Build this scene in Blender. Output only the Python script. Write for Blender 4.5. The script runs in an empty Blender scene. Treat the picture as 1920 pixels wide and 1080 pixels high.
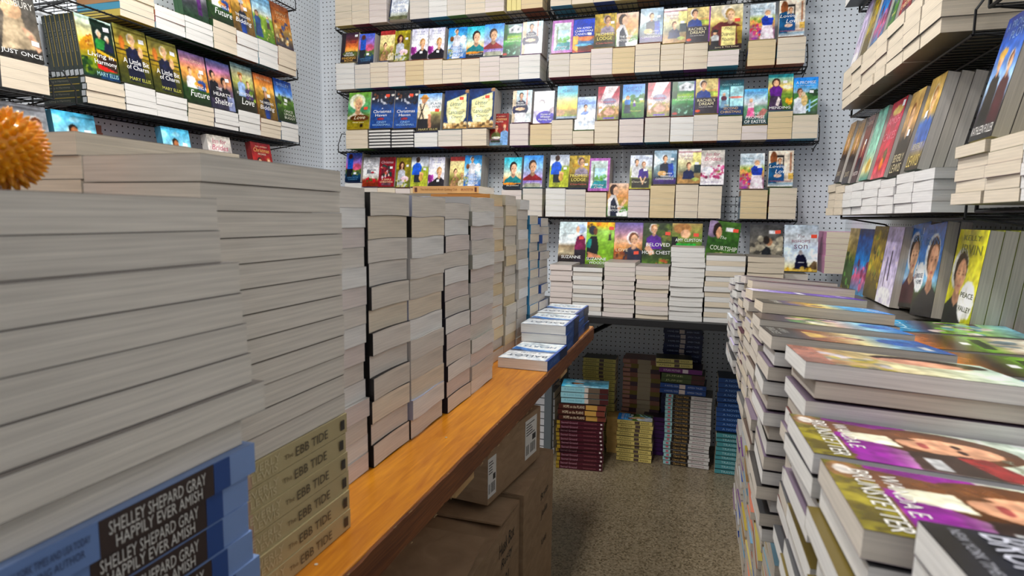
import bpy, math, random
import numpy as np
from mathutils import Matrix, Vector

# ------------------------------------------------------------------ scene, camera, light
sc = bpy.context.scene
col = sc.collection
EYE = 1.2                                   # camera height above the floor
cam_d = bpy.data.cameras.new('camera')
cam = bpy.data.objects.new('camera', cam_d); col.objects.link(cam)
cam_d.sensor_width = 36.0
cam_d.lens = 1135.7 / 1920.0 * 36.0
cam_d.clip_start = 0.02
cam_d.dof.use_dof = True; cam_d.dof.focus_distance = 2.3; cam_d.dof.aperture_fstop = 10.0
yaw, pit, roll = 0.299803, 0.117032, 0.011833
fw = Vector((-math.sin(yaw)*math.cos(pit), math.cos(yaw)*math.cos(pit), -math.sin(pit)))
r0 = Vector((math.cos(yaw), math.sin(yaw), 0)); u0 = r0.cross(fw)
rr = math.cos(roll)*r0 + math.sin(roll)*u0; uu = -math.sin(roll)*r0 + math.cos(roll)*u0
cam.matrix_world = Matrix(((rr.x, uu.x, -fw.x, 0), (rr.y, uu.y, -fw.y, 0), (rr.z, uu.z, -fw.z, EYE), (0, 0, 0, 1)))
sc.camera = cam
sc.view_settings.view_transform = 'Standard'
sc.view_settings.look = 'None'
sc.view_settings.gamma = 1.0
sc.view_settings.use_curve_mapping = False
sc.view_settings.exposure = 0.0

wd = bpy.data.worlds.new('world'); sc.world = wd; wd.use_nodes = True
wd.node_tree.nodes['Background'].inputs['Color'].default_value = (0.93, 0.95, 1.0, 1)
wd.node_tree.nodes['Background'].inputs['Strength'].default_value = 0.40
LAMP_WATT = 50.0
CEIL = 3.15

random.seed(7); rng = np.random.default_rng(7)

# ------------------------------------------------------------------ materials
def lin(h):
    v = [((h >> s) & 255)/255.0 for s in (16, 8, 0)]
    return tuple(c/12.92 if c <= 0.04045 else ((c+0.055)/1.055)**2.4 for c in v)
_mats = {}
def new_mat(name):
    m = bpy.data.materials.new(name); m.use_nodes = True
    return m, m.node_tree.nodes, m.node_tree.links, m.node_tree.nodes['Principled BSDF']
def plain(h, rough=0.5, metal=0.0, name='plain'):
    k = (h, rough, metal, name)
    if k not in _mats:
        m, n, l, b = new_mat(name)
        b.inputs['Base Color'].default_value = (*lin(h), 1); b.inputs['Roughness'].default_value = rough
        b.inputs['Metallic'].default_value = metal
        _mats[k] = m
    return _mats[k]
def node(n, t, **kw):
    x = n.new(t)
    for k, v in kw.items(): setattr(x, k, v)
    return x

def make_paper():
    m, n, l, b = new_mat('paper_edges')
    oi = node(n, 'ShaderNodeObjectInfo'); tc = node(n, 'ShaderNodeTexCoord')
    mp = node(n, 'ShaderNodeMapping'); mp.inputs['Scale'].default_value = (5, 5, 1500)
    l.new(tc.outputs['Object'], mp.inputs['Vector'])
    ns = node(n, 'ShaderNodeTexNoise'); ns.inputs['Scale'].default_value = 1.0; ns.inputs['Detail'].default_value = 2.0
    l.new(mp.outputs['Vector'], ns.inputs['Vector'])
    mp2 = node(n, 'ShaderNodeMapping'); mp2.inputs['Scale'].default_value = (9, 9, 260)
    l.new(tc.outputs['Object'], mp2.inputs['Vector'])
    ns2 = node(n, 'ShaderNodeTexNoise'); ns2.inputs['Scale'].default_value = 1.0; ns2.inputs['Detail'].default_value = 1.0
    l.new(mp2.outputs['Vector'], ns2.inputs['Vector'])
    ad = node(n, 'ShaderNodeMath', operation='ADD'); l.new(ns.outputs['Fac'], ad.inputs[0]); l.new(ns2.outputs['Fac'], ad.inputs[1])
    mr = node(n, 'ShaderNodeMapRange'); mr.inputs[1].default_value = 0.6; mr.inputs[2].default_value = 1.4
    mr.inputs[3].default_value = 0.74; mr.inputs[4].default_value = 1.14
    l.new(ad.outputs[0], mr.inputs[0])
    mx = node(n, 'ShaderNodeMix', data_type='RGBA', blend_type='MULTIPLY'); mx.inputs['Factor'].default_value = 1
    l.new(oi.outputs['Color'], mx.inputs['A']); l.new(mr.outputs[0], mx.inputs['B'])
    l.new(mx.outputs['Result'], b.inputs['Base Color'])
    bp = node(n, 'ShaderNodeBump'); bp.inputs['Strength'].default_value = 0.25; bp.inputs['Distance'].default_value = 0.0006
    l.new(ad.outputs[0], bp.inputs['Height']); l.new(bp.outputs['Normal'], b.inputs['Normal'])
    b.inputs['Roughness'].default_value = 0.85
    return m
PAPER = make_paper()
def make_objcol(name, rough):
    m, n, l, b = new_mat(name)
    oi = node(n, 'ShaderNodeObjectInfo'); l.new(oi.outputs['Color'], b.inputs['Base Color'])
    b.inputs['Roughness'].default_value = rough
    return m
COVER = make_objcol('cover_card', 0.38)
def make_art():
    m, n, l, b = new_mat('printed_cover')
    a = node(n, 'ShaderNodeVertexColor', layer_name='art'); l.new(a.outputs['Color'], b.inputs['Base Color'])
    b.inputs['Roughness'].default_value = 0.26; b.inputs['Specular IOR Level'].default_value = 0.4
    return m
ART = make_art()
BLACK = plain(0x141416, 0.45, 0.2, 'black_wire')

# ------------------------------------------------------------------ mesh helpers
def mesh(name, v, f, mats, mi=None, smooth=False):
    me = bpy.data.meshes.new(name); me.from_pydata([tuple(p) for p in v], [], f)
    for m in mats: me.materials.append(m)
    if mi is not None: me.polygons.foreach_set('material_index', mi)
    if smooth: me.polygons.foreach_set('use_smooth', [True]*len(me.polygons))
    me.update(); return me
class MB:
    def __init__(s): s.v = []; s.f = []; s.m = []
    def box(s, x0, x1, y0, y1, z0, z1, mi=0, M=None):
        b = len(s.v); p = [(x, y, z) for z in (z0, z1) for y in (y0, y1) for x in (x0, x1)]
        if M is not None: p = [tuple(M @ Vector(q)) for q in p]
        s.v += p
        for q in ((0, 2, 3, 1), (4, 5, 7, 6), (0, 1, 5, 4), (2, 6, 7, 3), (0, 4, 6, 2), (1, 3, 7, 5)):
            s.f.append(tuple(b+i for i in q)); s.m.append(mi)
        return s
    def bar(s, a, b, r, mi=0, n=6):
        a = Vector(a); b = Vector(b); d = (b-a).normalized()
        t = Vector((0, 0, 1)) if abs(d.z) < .9 else Vector((1, 0, 0))
        e = d.cross(t).normalized(); g = d.cross(e); k = len(s.v)
        for p in (a, b):
            for i in range(n):
                an = 2*math.pi*i/n; s.v.append(tuple(p+e*r*math.cos(an)+g*r*math.sin(an)))
        for i in range(n):
            j = (i+1) % n; s.f.append((k+i, k+j, k+n+j, k+n+i)); s.m.append(mi)
        s.f.append(tuple(k+i for i in reversed(range(n)))); s.m.append(mi)
        s.f.append(tuple(k+n+i for i in range(n))); s.m.append(mi)
        return s
    def poly(s, pts, mi=0):
        b = len(s.v); s.v += [tuple(p) for p in pts]; s.f.append(tuple(range(b, b+len(pts)))); s.m.append(mi); return s
    def mesh(s, name, mats): return mesh(name, s.v, s.f, mats, s.m)
def obj(name, me, parent=None, M=None):
    o = bpy.data.objects.new(name, me); col.objects.link(o)
    if parent is not None: o.parent = parent
    if M is not None: o.matrix_local = M
    return o
def tag(o, label, cat=None, group=None, kind=None):
    o['label'] = label
    if cat: o['category'] = cat
    if group: o['group'] = group
    if kind: o['kind'] = kind
    return o
def T(x, y, z): return Matrix.Translation((x, y, z))
def RZ(a): return Matrix.Rotation(math.radians(a), 4, 'Z')
def RX(a): return Matrix.Rotation(math.radians(a), 4, 'X')
def RY(a): return Matrix.Rotation(math.radians(a), 4, 'Y')
def bevel(o, w=0.002, seg=2):
    m = o.modifiers.new('soft_edges', 'BEVEL'); m.width = w; m.segments = seg; m.limit_method = 'ANGLE'

# ------------------------------------------------------------------ cover art (flat print)
AS = 0.64
SKIN = 0xe3b896
_gcache = {}
def grid(res):
    if res not in _gcache:
        nx, ny = res
        gx, gy = np.meshgrid(np.linspace(0, 1, nx), np.linspace(0, 1, ny))
        _gcache[res] = (gx, gy)
    return _gcache[res]
def srgb(h): return np.array([(h >> 16) & 255, (h >> 8) & 255, h & 255], float)/255
def paint(spec, res):
    gx, gy = grid(res)
    st = spec['g']; img = np.zeros(gx.shape+(3,))
    ps = [s[0] for s in st]; cs = np.array([srgb(s[1]) for s in st])
    for c in range(3): img[..., c] = np.interp(gy, ps, cs[:, c])
    def put(mask, h, a=1.0):
        img[mask] = img[mask]*(1-a)+srgb(h)*a
    def E(x, y, rx, ry, h, a=1.0): put(((gx-x)/rx)**2+((gy-y)/ry)**2 < 1, h, a)
    def Rc(x0, y0, x1, y1, h, a=1.0): put((gx >= x0) & (gx <= x1) & (gy >= y0) & (gy <= y1), h, a)
    def Pg(pts, h, a=1.0):
        ins = np.zeros(gx.shape, bool); j = len(pts)-1
        for i in range(len(pts)):
            xi, yi = pts[i]; xj, yj = pts[j]
            with np.errstate(divide='ignore', invalid='ignore'):
                cr = ((yi > gy) != (yj > gy)) & (gx < (xj-xi)*(gy-yi)/((yj-yi) or 1e-9)+xi)
            ins ^= cr; j = i
        put(ins, h, a)
    def Sp(x0, y0, x1, y1, cols, n, r=.05):
        rs = np.random.default_rng(int(x0*97+y0*31+n))
        for i in range(n):
            E(x0+(x1-x0)*rs.random(), y0+(y1-y0)*rs.random(), r*(.5+rs.random()), r*AS*(.5+rs.random()), cols[i % len(cols)], .85)
    def Wm(x, y, s, hair, dress, cap=None, skin=SKIN, full=1.0):
        q = s*AS
        dk = int(sum(int(((skin >> k) & 255)*.8) << k for k in (16, 8, 0)))
        Pg([(x-.42*s, y+1.45*q), (x+.42*s, y+1.45*q), (x+1.1*s, y+1.95*q), (x+1.85*s, y+2.4*q), (x+2.15*s, full), (x-2.15*s, full), (x-1.85*s, y+2.4*q), (x-1.1*s, y+1.95*q)], dress)
        if cap: E(x-.22*s, y-.2*q, 1.08*s, 1.3*q, cap)
        Pg([(x-.34*s, y+.7*q), (x+.34*s, y+.7*q), (x+.5*s, y+1.75*q), (x, y+2.1*q), (x-.5*s, y+1.75*q)], dk)
        E(x-.06*s, y-.16*q, .86*s, 1.12*q, hair)
        E(x+.08*s, y+.12*q, .68*s, .95*q, skin); E(x+.08*s, y+.5*q, .5*s, .8*q, skin)
        E(x-.4*s, y+.3*q, .24*s, .75*q, dk, .4)
        if s >= .11:
            for d in (-.2, .38): E(x+d*s, y+.08*q, .15*s, .07*q, 0x4a342a, .7); E(x+d*s, y-.12*q, .19*s, .04*q, hair, .6)
            E(x+.12*s, y+.45*q, .09*s, .14*q, dk, .55); E(x+.1*s, y+.8*q, .22*s, .07*q, 0xb0645e, .8)
    def Fg(x, y0, y1, top, skirt, hair=0x5a4030, cap=None):
        h = y1-y0; r = h*.11/AS
        Pg([(x-r*1.2, y0+.42*h), (x+r*1.2, y0+.42*h), (x+r*1.9, y1), (x-r*1.9, y1)], skirt)
        Pg([(x-r*.6, y0+.2*h), (x+r*.6, y0+.2*h), (x+r*1.6, y0+.3*h), (x+r*1.3, y0+.5*h), (x-r*1.3, y0+.5*h), (x-r*1.6, y0+.3*h)], top)
        E(x, y0+.11*h, r, h*.12, cap or hair); E(x, y0+.13*h, r*.7, h*.09, SKIN)
    fn = dict(e=E, r=Rc, p=Pg, s=Sp, w=Wm, f=Fg)
    for s in spec.get('s', ()): fn[s[0]](*s[1:])
    rs = np.random.default_rng(len(spec['l'])*7+res[0])
    for cells, amp in ((6, .16), (14, .14), (30, .12)):                   # mottled print
        n = rs.random((int(cells*1.5)+2, cells+2)); u = gx*cells; v = gy*cells*1.5; iu = u.astype(int); iv = v.astype(int); fu = u-iu; fv = v-iv
        k = (n[iv, iu]*(1-fu)+n[iv, iu+1]*fu)*(1-fv)+(n[iv+1, iu]*(1-fu)+n[iv+1, iu+1]*fu)*fv
        img *= (1+amp*(k-.5)*2)[..., None]
    pd = np.pad(img, ((1, 1), (1, 1), (0, 0)), 'edge')
    img = .5*img+.125*(pd[:-2, 1:-1]+pd[2:, 1:-1]+pd[1:-1, :-2]+pd[1:-1, 2:])
    g = img.mean(-1, keepdims=True); img = g+(img-g)*1.12; img = (img-.5)*1.14+.465
    return np.clip(img, 0, 1)
_art = {}
def art_mesh(name):
    if name in _art: return _art[name]
    spec = DESIGN[name]; res = spec.get('res', (44, 68)); img = paint(spec, res)
    nx, ny = res
    gx, gy = grid(res)
    v = np.stack([gx.ravel()-.5, 1-gy.ravel(), np.zeros(nx*ny)], -1)
    idx = np.arange(nx*ny).reshape(ny, nx)
    f = np.stack([idx[1:, :-1].ravel(), idx[1:, 1:].ravel(), idx[:-1, 1:].ravel(), idx[:-1, :-1].ravel()], -1)
    me = bpy.data.meshes.new('front_cover'); me.from_pydata(v.tolist(), [], f.tolist())
    at_ = me.color_attributes.new('art', 'FLOAT_COLOR', 'POINT')
    c = img.reshape(-1, 3); c = np.where(c <= .04045, c/12.92, ((c+.055)/1.055)**2.4)
    at_.data.foreach_set('color', np.concatenate([c, np.ones((len(c), 1))], 1).astype(np.float32).ravel())
    me.materials.append(ART); me.update()
    _art[name] = me
    return me
_txt = {}
def text_geo(s, shear=0.0):
    k = (s, shear)
    if k not in _txt:
        cu = bpy.data.curves.new('lettering', 'FONT'); cu.body = s; cu.resolution_u = 2; cu.shear = shear
        cu.align_x = 'CENTER'; cu.align_y = 'CENTER'
        o = bpy.data.objects.new('lettering', cu); me = bpy.data.meshes.new_from_object(o)
        n = len(me.vertices); v = np.zeros(n*3); me.vertices.foreach_get('co', v); v = v.reshape(-1, 3)
        f = [tuple(p.vertices) for p in me.polygons]
        bpy.data.objects.remove(o); bpy.data.curves.remove(cu); bpy.data.meshes.remove(me)
        lo, hi = v.min(0), v.max(0); v = (v-(lo+hi)/2)/np.maximum(hi-lo, 1e-6); v[:, 2] = 0
        _txt[k] = (v, f)
    return _txt[k]
def text_mesh(lines, key=None, cache={}):
    """lines: (text, centre x, centre y from the top, width, height, colour[, shear]) in cover units"""
    if key in cache: return cache[key]
    V = []; F = []; MI = []; mats = []
    for ln in lines:
        s, x, y, w, h, c = ln[:6]; v, f = text_geo(s, ln[6] if len(ln) > 6 else 0.0); b = len(V)
        m = plain(c, .4, 0, 'print_ink')
        if m not in mats: mats.append(m)
        V += [(p[0]*w+x-.5, p[1]*h+1-y, 0) for p in v]; F += [tuple(i+b for i in q) for q in f]; MI += [mats.index(m)]*len(f)
    me = mesh('lettering', V, F, mats, MI)
    if key: cache[key] = me
    return me
# ------------------------------------------------------------------ printed designs: g gradient, s shapes, t lettering, sp spine colour, k stickers, l look
CREAM, WHITE = 0xf2e6c8, 0xf6f6f4
DESIGN = {
 'sunset': dict(g=[(0, 0x3a2440), (.2, 0x5d2f3c), (.45, 0xd9793a), (.62, 0xf0b45c), (.7, 0x6d6a30), (1, 0x2a1a18)], s=[('r', 0, 0, .24, 1, 0x2a1c28), ('e', .6, .72, .5, .08, 0x55602c), ('e', .7, .32, .22, .05, 0x8a3a30)], t=[('ANNA', .5, .7, .42, .06, WHITE), ('WALKER', .5, .77, .62, .06, WHITE), ('FINDING', .5, .87, .8, .07, 0xe9b24a), ('ROSE', .5, .95, .5, .06, 0xe9b24a)], sp=0x2a1c28, k=[(.86, .12, 0)], l='dark sunset landscape cover'),
 'blueman': dict(g=[(0, 0x4d6fd0), (.3, 0xa783cf), (.5, 0xc0668c), (.6, 0x5d6a35), (.8, 0x24486a), (1, 0x17263a)], s=[('e', .68, .48, .26, .12, 0xc0607e), ('r', .1, .14, .45, .55, 0x2a62c0), ('e', .28, .12, .12, .09, 0x6a3c2c), ('r', .08, .55, .46, .85, 0x222834), ('s', .4, .6, 1, .75, [0x5c7038, 0x7b8c44], 14)], t=[('LANCASTER', .5, .84, .7, .05, 0x4a8ab8), ('COUNTY', .5, .91, .6, .05, 0x4a8ab8)], sp=0x1f2f52, k=[(.62, .7, 0)], l='blue shirted man by pink blossom cover'),
 'couple': dict(g=[(0, 0xa33a3c), (.14, 0xa04038), (.15, 0xefe2b0), (.5, 0xe6d69a), (.7, 0x8a8a48), (1, 0x6b5a3a)], s=[('w', .38, .5, .14, 0x4a2e20, 0x9a7a5c, None), ('w', .82, .62, .12, 0xd8b070, 0xd9cfb0, None), ('s', 0, .7, 1, 1, [0x8b7444, 0xb59c5c, 0x6a6c34], 16)], sp=0x8a5a3c, l='cream cover with a couple under a red band'),
 'greengirl': dict(g=[(0, 0xaaa02c), (.35, 0x8d8428), (.6, 0x7f7a34), (1, 0x55602c)], s=[('s', 0, 0, 1, .5, [0xc0b040, 0x8a7a20, 0xa89838], 22), ('e', .38, .3, .2, .17, 0x4a2418), ('w', .4, .26, .13, 0x4a2418, 0xbfc2cc, None), ('e', .62, .72, .28, .1, 0xe8cfd8), ('s', 0, .75, 1, 1, [0x6f7a30, 0xd5c86a, 0xc8c8c0], 22, .06)], t=[('a simple love', .5, .9, .7, .05, 0xe8e8d0, .3)], sp=0x6a6c28, k=[(.78, .28, 0)], l='olive green cover with a seated brown haired woman'),
 'purpleman': dict(g=[(0, 0xdcdcf0), (.4, 0xf2f2fa), (.8, 0xe8e4ee), (1, 0xc8bccc)], s=[('s', 0, .62, .3, .9, [0x9a3a94, 0xb860ac, 0x7c2c78], 18, .09), ('w', .68, .48, .19, 0xb08a58, 0x2a2630, None), ('e', .6, .92, .6, .14, 0x2c2830)], t=[('the way', .5, .1, .6, .05, 0x8088b8), ('of love', .5, .18, .5, .05, 0x8088b8)], sp=0xe4e0ea, k=[(.62, .78, 0)], l='blond man and purple flowers cover'),
 'bluehouse': dict(g=[(0, 0x2a86cc), (.4, 0x7cc0e6), (.6, 0xd8e8f0), (1, 0x3a6ab0)], s=[('e', .8, .4, .18, .14, 0xf4f6f8), ('p', [(.45, .3), (.75, .7), (.1, .7)], 0x2e62b4), ('w', .45, .13, .1, 0x4a2e20, 0xe8e8f0, 0xf4f4f8), ('e', .2, .36, .1, .08, 0x8a5a34), ('s', 0, .7, .25, 1, [0xc8b040, 0x8a9a40], 10), ('r', .2, .6, .75, .95, 0x4f7cc0, .5)], t=[('THE', .5, .54, .3, .06, WHITE), ('WEDDING', .5, .66, .7, .08, WHITE), ('DRESS', .5, .77, .55, .08, WHITE), ('HOUSE', .5, .9, .7, .09, WHITE)], sp=0x2c5a9c, l='sky blue cover with stacked white lettering'),
 'tealwoman': dict(g=[(0, 0x30b4cc), (.35, 0xa4dce0), (.6, 0xf0dcb4), (.78, 0xe08a3a), (1, 0x243a48)], s=[('w', .55, .34, .24, 0x2a1a18, 0x1f7f86, None, 0xeac0a4, .82), ('r', 0, .84, 1, 1, 0x2c3440), ('e', .35, .84, .4, .04, 0xf0a040)], t=[('the promised', .55, .9, .7, .06, 0xe0d8c8, .3)], sp=0x2a8a94, l='cover of dark haired woman in teal'),
 'burgundywoman': dict(g=[(0, 0x3f8ad4), (.4, 0xa8cdf0), (.65, 0xc8b8e4), (.8, 0x8a78bc), (1, 0xb8b8a8)], s=[('w', .48, .34, .24, 0x4a3428, 0x8a2a34, None, 0xe6bc9c, .78), ('r', 0, .78, 1, .88, 0x9a86c8), ('r', .1, .88, .9, 1, 0x9a9c8c)], t=[('the keeper', .55, .85, .7, .05, 0xf0ecf4, .3)], sp=0x5a7cc0, l='sky cover with a woman in a burgundy top'),
 'farmhouse': dict(g=[(0, 0x8a98a0), (.3, 0x2f7a48), (.4, 0xa8c830), (.55, 0x4aa050), (.7, 0x1f6a40), (1, 0x2a4a3c)], s=[('p', [(.3, .28), (.3, .12), (.6, .02), (.95, .1), (.95, .28)], 0xd4d8dc), ('r', .4, .14, .5, .22, 0x6a7078), ('r', .7, .14, .8, .22, 0x6a7078), ('r', 0, 0, .22, .5, 0x2c5c34), ('s', 0, .72, 1, .92, [0x6a9a84, 0x9ac0b0, 0x3a6a54], 26, .04), ('r', .94, 0, 1, 1, 0x4a3a8c), ('e', .15, .93, .12, .04, 0xc05048)], t=[('SECRETS OF', .55, .45, .6, .05, 0xe4f0d0), ('PLEASANTVILLE', .55, .53, .8, .06, 0xe4f0d0)], sp=0x4a3a8c, k=[(.76, .25, 0)], l='green farmyard cover with a purple spine edge'),
 'navyapron': dict(g=[(0, 0xb8d8e4), (.4, 0xd8e4e8), (1, 0xe0dcd4)], s=[('r', 0, 0, .2, 1, 0xd8c8b0), ('r', .7, 0, .78, .5, 0xd09a90), ('r', .55, .75, 1, 1, 0xd4dce0), ('w', .45, .17, .13, 0x3a2418, 0x23284e, None, 0xe8bca0, .72), ('e', .12, .6, .1, .12, 0x23284e), ('e', .72, .58, .1, .12, 0x23284e), ('e', .42, .58, .26, .05, 0xecc8a8), ('r', .15, .7, .7, 1, 0xeceaf0)], t=[('Beth', .42, .38, .3, .05, WHITE), ('EVERGREEN', .42, .45, .5, .05, WHITE)], sp=0xb0bcc4, k=[(.86, .3, 0)], l='pale cover with a woman in navy, arms crossed'),
 'window': dict(g=[(0, 0xb070b4), (1, 0xb070b4)], s=[('r', .1, .08, .9, .92, 0xe8eeea), ('r', .12, .1, .88, .4, 0xc8d8d4), ('r', .3, .3, .8, .7, 0xbcdcec), ('s', .3, .5, .8, .7, [0x5a9a48, 0x7ab058, 0x8fc0a0], 18, .07), ('r', .22, .2, .28, .8, 0x8a9a80), ('p', [(.12, .92), (.3, .7), (.88, .68), (.88, .92)], 0x2a8a94)], t=[('Mending', .5, .82, .5, .06, 0xf0e4f0, .3), ('Circle', .5, .89, .4, .06, 0xf0e4f0, .3)], sp=0x7a4a80, l='mauve bordered window and quilt cover'),
 'candles': dict(g=[(0, 0x2a50b8), (.5, 0x2448a8), (.55, 0xd07848), (.72, 0x4a86c0), (.88, 0x5a3a2c), (1, 0x8a2030)], s=[('r', 0, .5, .25, 1, 0xe0a858), ('e', .6, .6, .3, .07, 0xe0885c), ('e', .5, .78, .4, .04, 0x7cc0e0), ('e', .8, .88, .2, .08, 0x6a3c1c), ('p', [(0, 1), (0, .9), (.25, 1)], 0xb02030)], t=[('AN AMISH', .5, .27, .7, .06, WHITE), ('CHRISTMAS', .5, .36, .85, .06, WHITE), ('CANDLE', .4, .45, .6, .06, WHITE)], sp=0x24409c, k=[(.78, .46, 0)], l='deep blue holiday cover above a glowing sunset'),
 'lodge': dict(g=[(0, 0xc0a848), (.4, 0xb09a50), (.65, 0x7a6a30), (.85, 0x4a4630), (1, 0x383830)], s=[('s', 0, 0, 1, .5, [0xd4b850, 0x8a7a30, 0xb08a34], 20, .08), ('w', .62, .2, .16, 0x6a4a30, 0x9a90a0, 0xb0a0a8, 0xe0b898, .62)], t=[('PROMISE', .5, .62, .85, .09, 0xf0e060), ('LODGE', .5, .74, .7, .1, 0xf0e060), ('Charlotte', .5, .88, .8, .05, 0xd05040)], sp=0x5a5430, k=[(.84, .28, 0)], l='golden autumn cover with yellow lettering'),
 'matchmaker': dict(g=[(0, 0xd0b8a8), (.4, 0xe0a468), (.6, 0xb8a050), (.8, 0x5a9a38), (1, 0x486838)], s=[('e', .3, .2, .2, .17, 0x3c2418), ('e', .4, .24, .14, .14, 0xeac0a0), ('p', [(.05, 1), (.02, .5), (.2, .34), (.4, .36), (.6, .7), (.6, 1)], 0xe8e4e4), ('p', [(.18, 1), (.18, .55), (.32, .42), (.5, .7), (.55, 1)], 0x232a40), ('p', [(.5, .75), (.85, .45), (.95, .5), (.6, .85)], 0xe8bc98), ('p', [(.45, .9), (.98, .82), (.98, 1), (.5, 1)], 0xf4f4f4)], t=[('THE AMISH', .5, .71, .6, .06, WHITE), ('MATCHMAKER', .5, .81, .85, .07, WHITE)], sp=0xa8886c, l='amber cover, dark haired figure seen sideways'),
 'convenience': dict(g=[(0, 0x9ab4c8), (.35, 0xc4d4dc), (.6, 0x8aa0a4), (.82, 0x3a4458), (.86, 0x5a3c88), (1, 0x342858)], s=[('p', [(0, .1), (.35, .35), (0, .5)], 0xe4eef2), ('r', .75, .1, 1, .8, 0x7a98ac), ('w', .5, .24, .12, 0x3a281c, 0x2c3444, 0xdcdce0, 0xdcae8c, .78), ('p', [(.62, .4), (.85, .38), (.9, .78), (.66, .78)], 0x2450a8), ('e', .38, .68, .2, .08, 0xd8b078)], t=[('AN AMISH', .62, .68, .4, .05, WHITE), ('MARRIAGE of', .6, .76, .55, .06, WHITE), ('CONVENIENCE', .5, .84, .8, .06, WHITE)], sp=0x5a7a94, k=[(.8, .26, 0)], l='grey blue kitchen cover with white lettering'),
 'kitchen': dict(g=[(0, 0xf0ece8), (.12, 0xe8dcd8), (.4, 0xe4dcb0), (.6, 0x9a9c84), (.85, 0x9a7a50), (1, 0xc8b890)], s=[('r', .65, .1, 1, .45, 0xf0e8a0), ('r', .7, .45, 1, .7, 0x3a4a50), ('w', .48, .48, .12, 0x6a4430, 0x20305a, None, 0xe4b898, .88), ('r', 0, .9, 1, 1, 0xa88658), ('e', .78, .88, .16, .05, 0xb0bc70), ('r', 0, .07, 1, .09, 0xa07080)], t=[('The Amish', .4, .2, .5, .05, 0xb090a8, .3), ('Baker', .45, .28, .4, .05, 0xb090a8, .3)], sp=0xc8bca0, k=[(.82, .42, 0)], l='cream kitchen cover with a woman in navy baking'),
 'rachel': dict(g=[(0, 0xd8c48c), (.3, 0xe8d498), (.5, 0xc8b060), (.56, 0x3a3034), (.9, 0x4a3034), (1, 0x6a3838)], s=[('e', .68, .36, .3, .06, 0xe8c080), ('r', .55, .36, .95, .5, 0xb4c060), ('w', .34, .17, .15, 0x4a3020, 0x2a4a90, 0xe4e0dc, 0xe0b494, .55), ('r', 0, .56, 1, 1, 0x38303c), ('e', .12, .92, .1, .04, 0xd05838), ('r', .94, 0, 1, 1, 0x8a3a9c)], t=[("RACHEL'S", .47, .62, .75, .08, 0xf0e4b8), ('DREAM', .47, .72, .6, .08, 0xf0e4b8), ('Lisa Jones Baker', .47, .81, .6, .04, 0xe4e0d8)], sp=0x8a3a9c, l='cream title and purple edge cover'),
 'naomi': dict(g=[(0, 0xe4dcc4), (.3, 0xd8c890), (.6, 0xa08838), (.88, 0x8a7a2c), (.9, 0x3a2020), (1, 0x2c1818)], s=[('p', [(.03, .9), (.05, .5), (.3, .38), (.8, .42), (.88, .9)], 0x6a2a2c), ('e', .5, .14, .16, .14, 0xe4dcd0), ('w', .62, .22, .17, 0xa88850, 0x6a2a2c, 0xeae4dc, 0xeac4a4, .5), ('r', .35, .48, .8, .92, 0xf0e4a0), ('f', .17, .56, 1.05, 0xdce0e0, 0x28262c, 0x2c2420), ('e', .17, .58, .1, .03, 0x1c1a1c)], t=[('My', .55, .54, .2, .07, 0x5a4a30, .3), ('Dearest', .55, .66, .42, .08, 0x5a4a30, .3), ('Naomi', .57, .78, .38, .08, 0x5a4a30, .3), ('Jerry & Tina Eicher', .55, .955, .75, .04, 0xd8c8a0)], sp=0x4a3020, k=[(.84, .36, 1)], l='tall gold cover, woman in pale apron'),
 'preacher': dict(g=[(0, 0xdce8f0), (.3, 0xd0dce4), (.42, 0xb8c070), (.55, 0xd8a868), (.75, 0x9a7a94), (1, 0xa06a80)], s=[('s', 0, .42, .6, .6, [0xe89860, 0xe8b070, 0x88a048], 18, .06), ('s', 0, .58, .5, 1, [0xc04a84, 0x8a4a9c, 0xe8d860, 0xd83848], 26, .06), ('f', .7, .16, 1.05, 0x2a48a8, 0xe8dce4, 0x5a3020, 0xe8e8ec), ('p', [(.56, .36), (.88, .36), (.9, .62), (.54, .62)], 0x2a48a8)], t=[("The Preacher's", .32, .14, .5, .06, 0x4a8aa0, .3), ('Daughter', .34, .22, .4, .06, 0x4a8aa0, .3), ('PATRICIA', .72, .9, .4, .05, 0xf4f0f4)], sp=0xc8d0d4, k=[(.8, .38, 0)], l='flower garden cover, woman in blue blouse'),
 'lovina': dict(g=[(0, 0xe8dccc), (.6, 0xe0d4c4), (.85, 0xc8b8a8), (.92, 0x88a0b0), (1, 0xe8e4e0)], s=[('r', .3, .12, .62, .18, 0x2a2828), ('r', .56, .12, .62, .85, 0x3a3634), ('e', .2, .22, .14, .2, 0x8a5838), ('p', [(.0, .9), (.02, .36), (.3, .3), (.34, .9)], 0x1f5a80), ('w', .45, .28, .09, 0x8a5838, 0x2a5a88, None, 0xe4b898, .86), ('e', .38, .7, .16, .05, 0xe8c8b4), ('r', .85, .05, .92, .6, 0xb88a70), ('r', .8, .62, 1, .8, 0xc8a860)], t=[('Loving', .38, .45, .7, .11, WHITE, .25), ('Lovina', .62, .58, .7, .11, WHITE, .25), ('PATRICIA JOHNS', .5, .86, .85, .05, 0xb05060)], sp=0xd4c8b8, l='pale interior cover with two women in blue dresses'),
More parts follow.
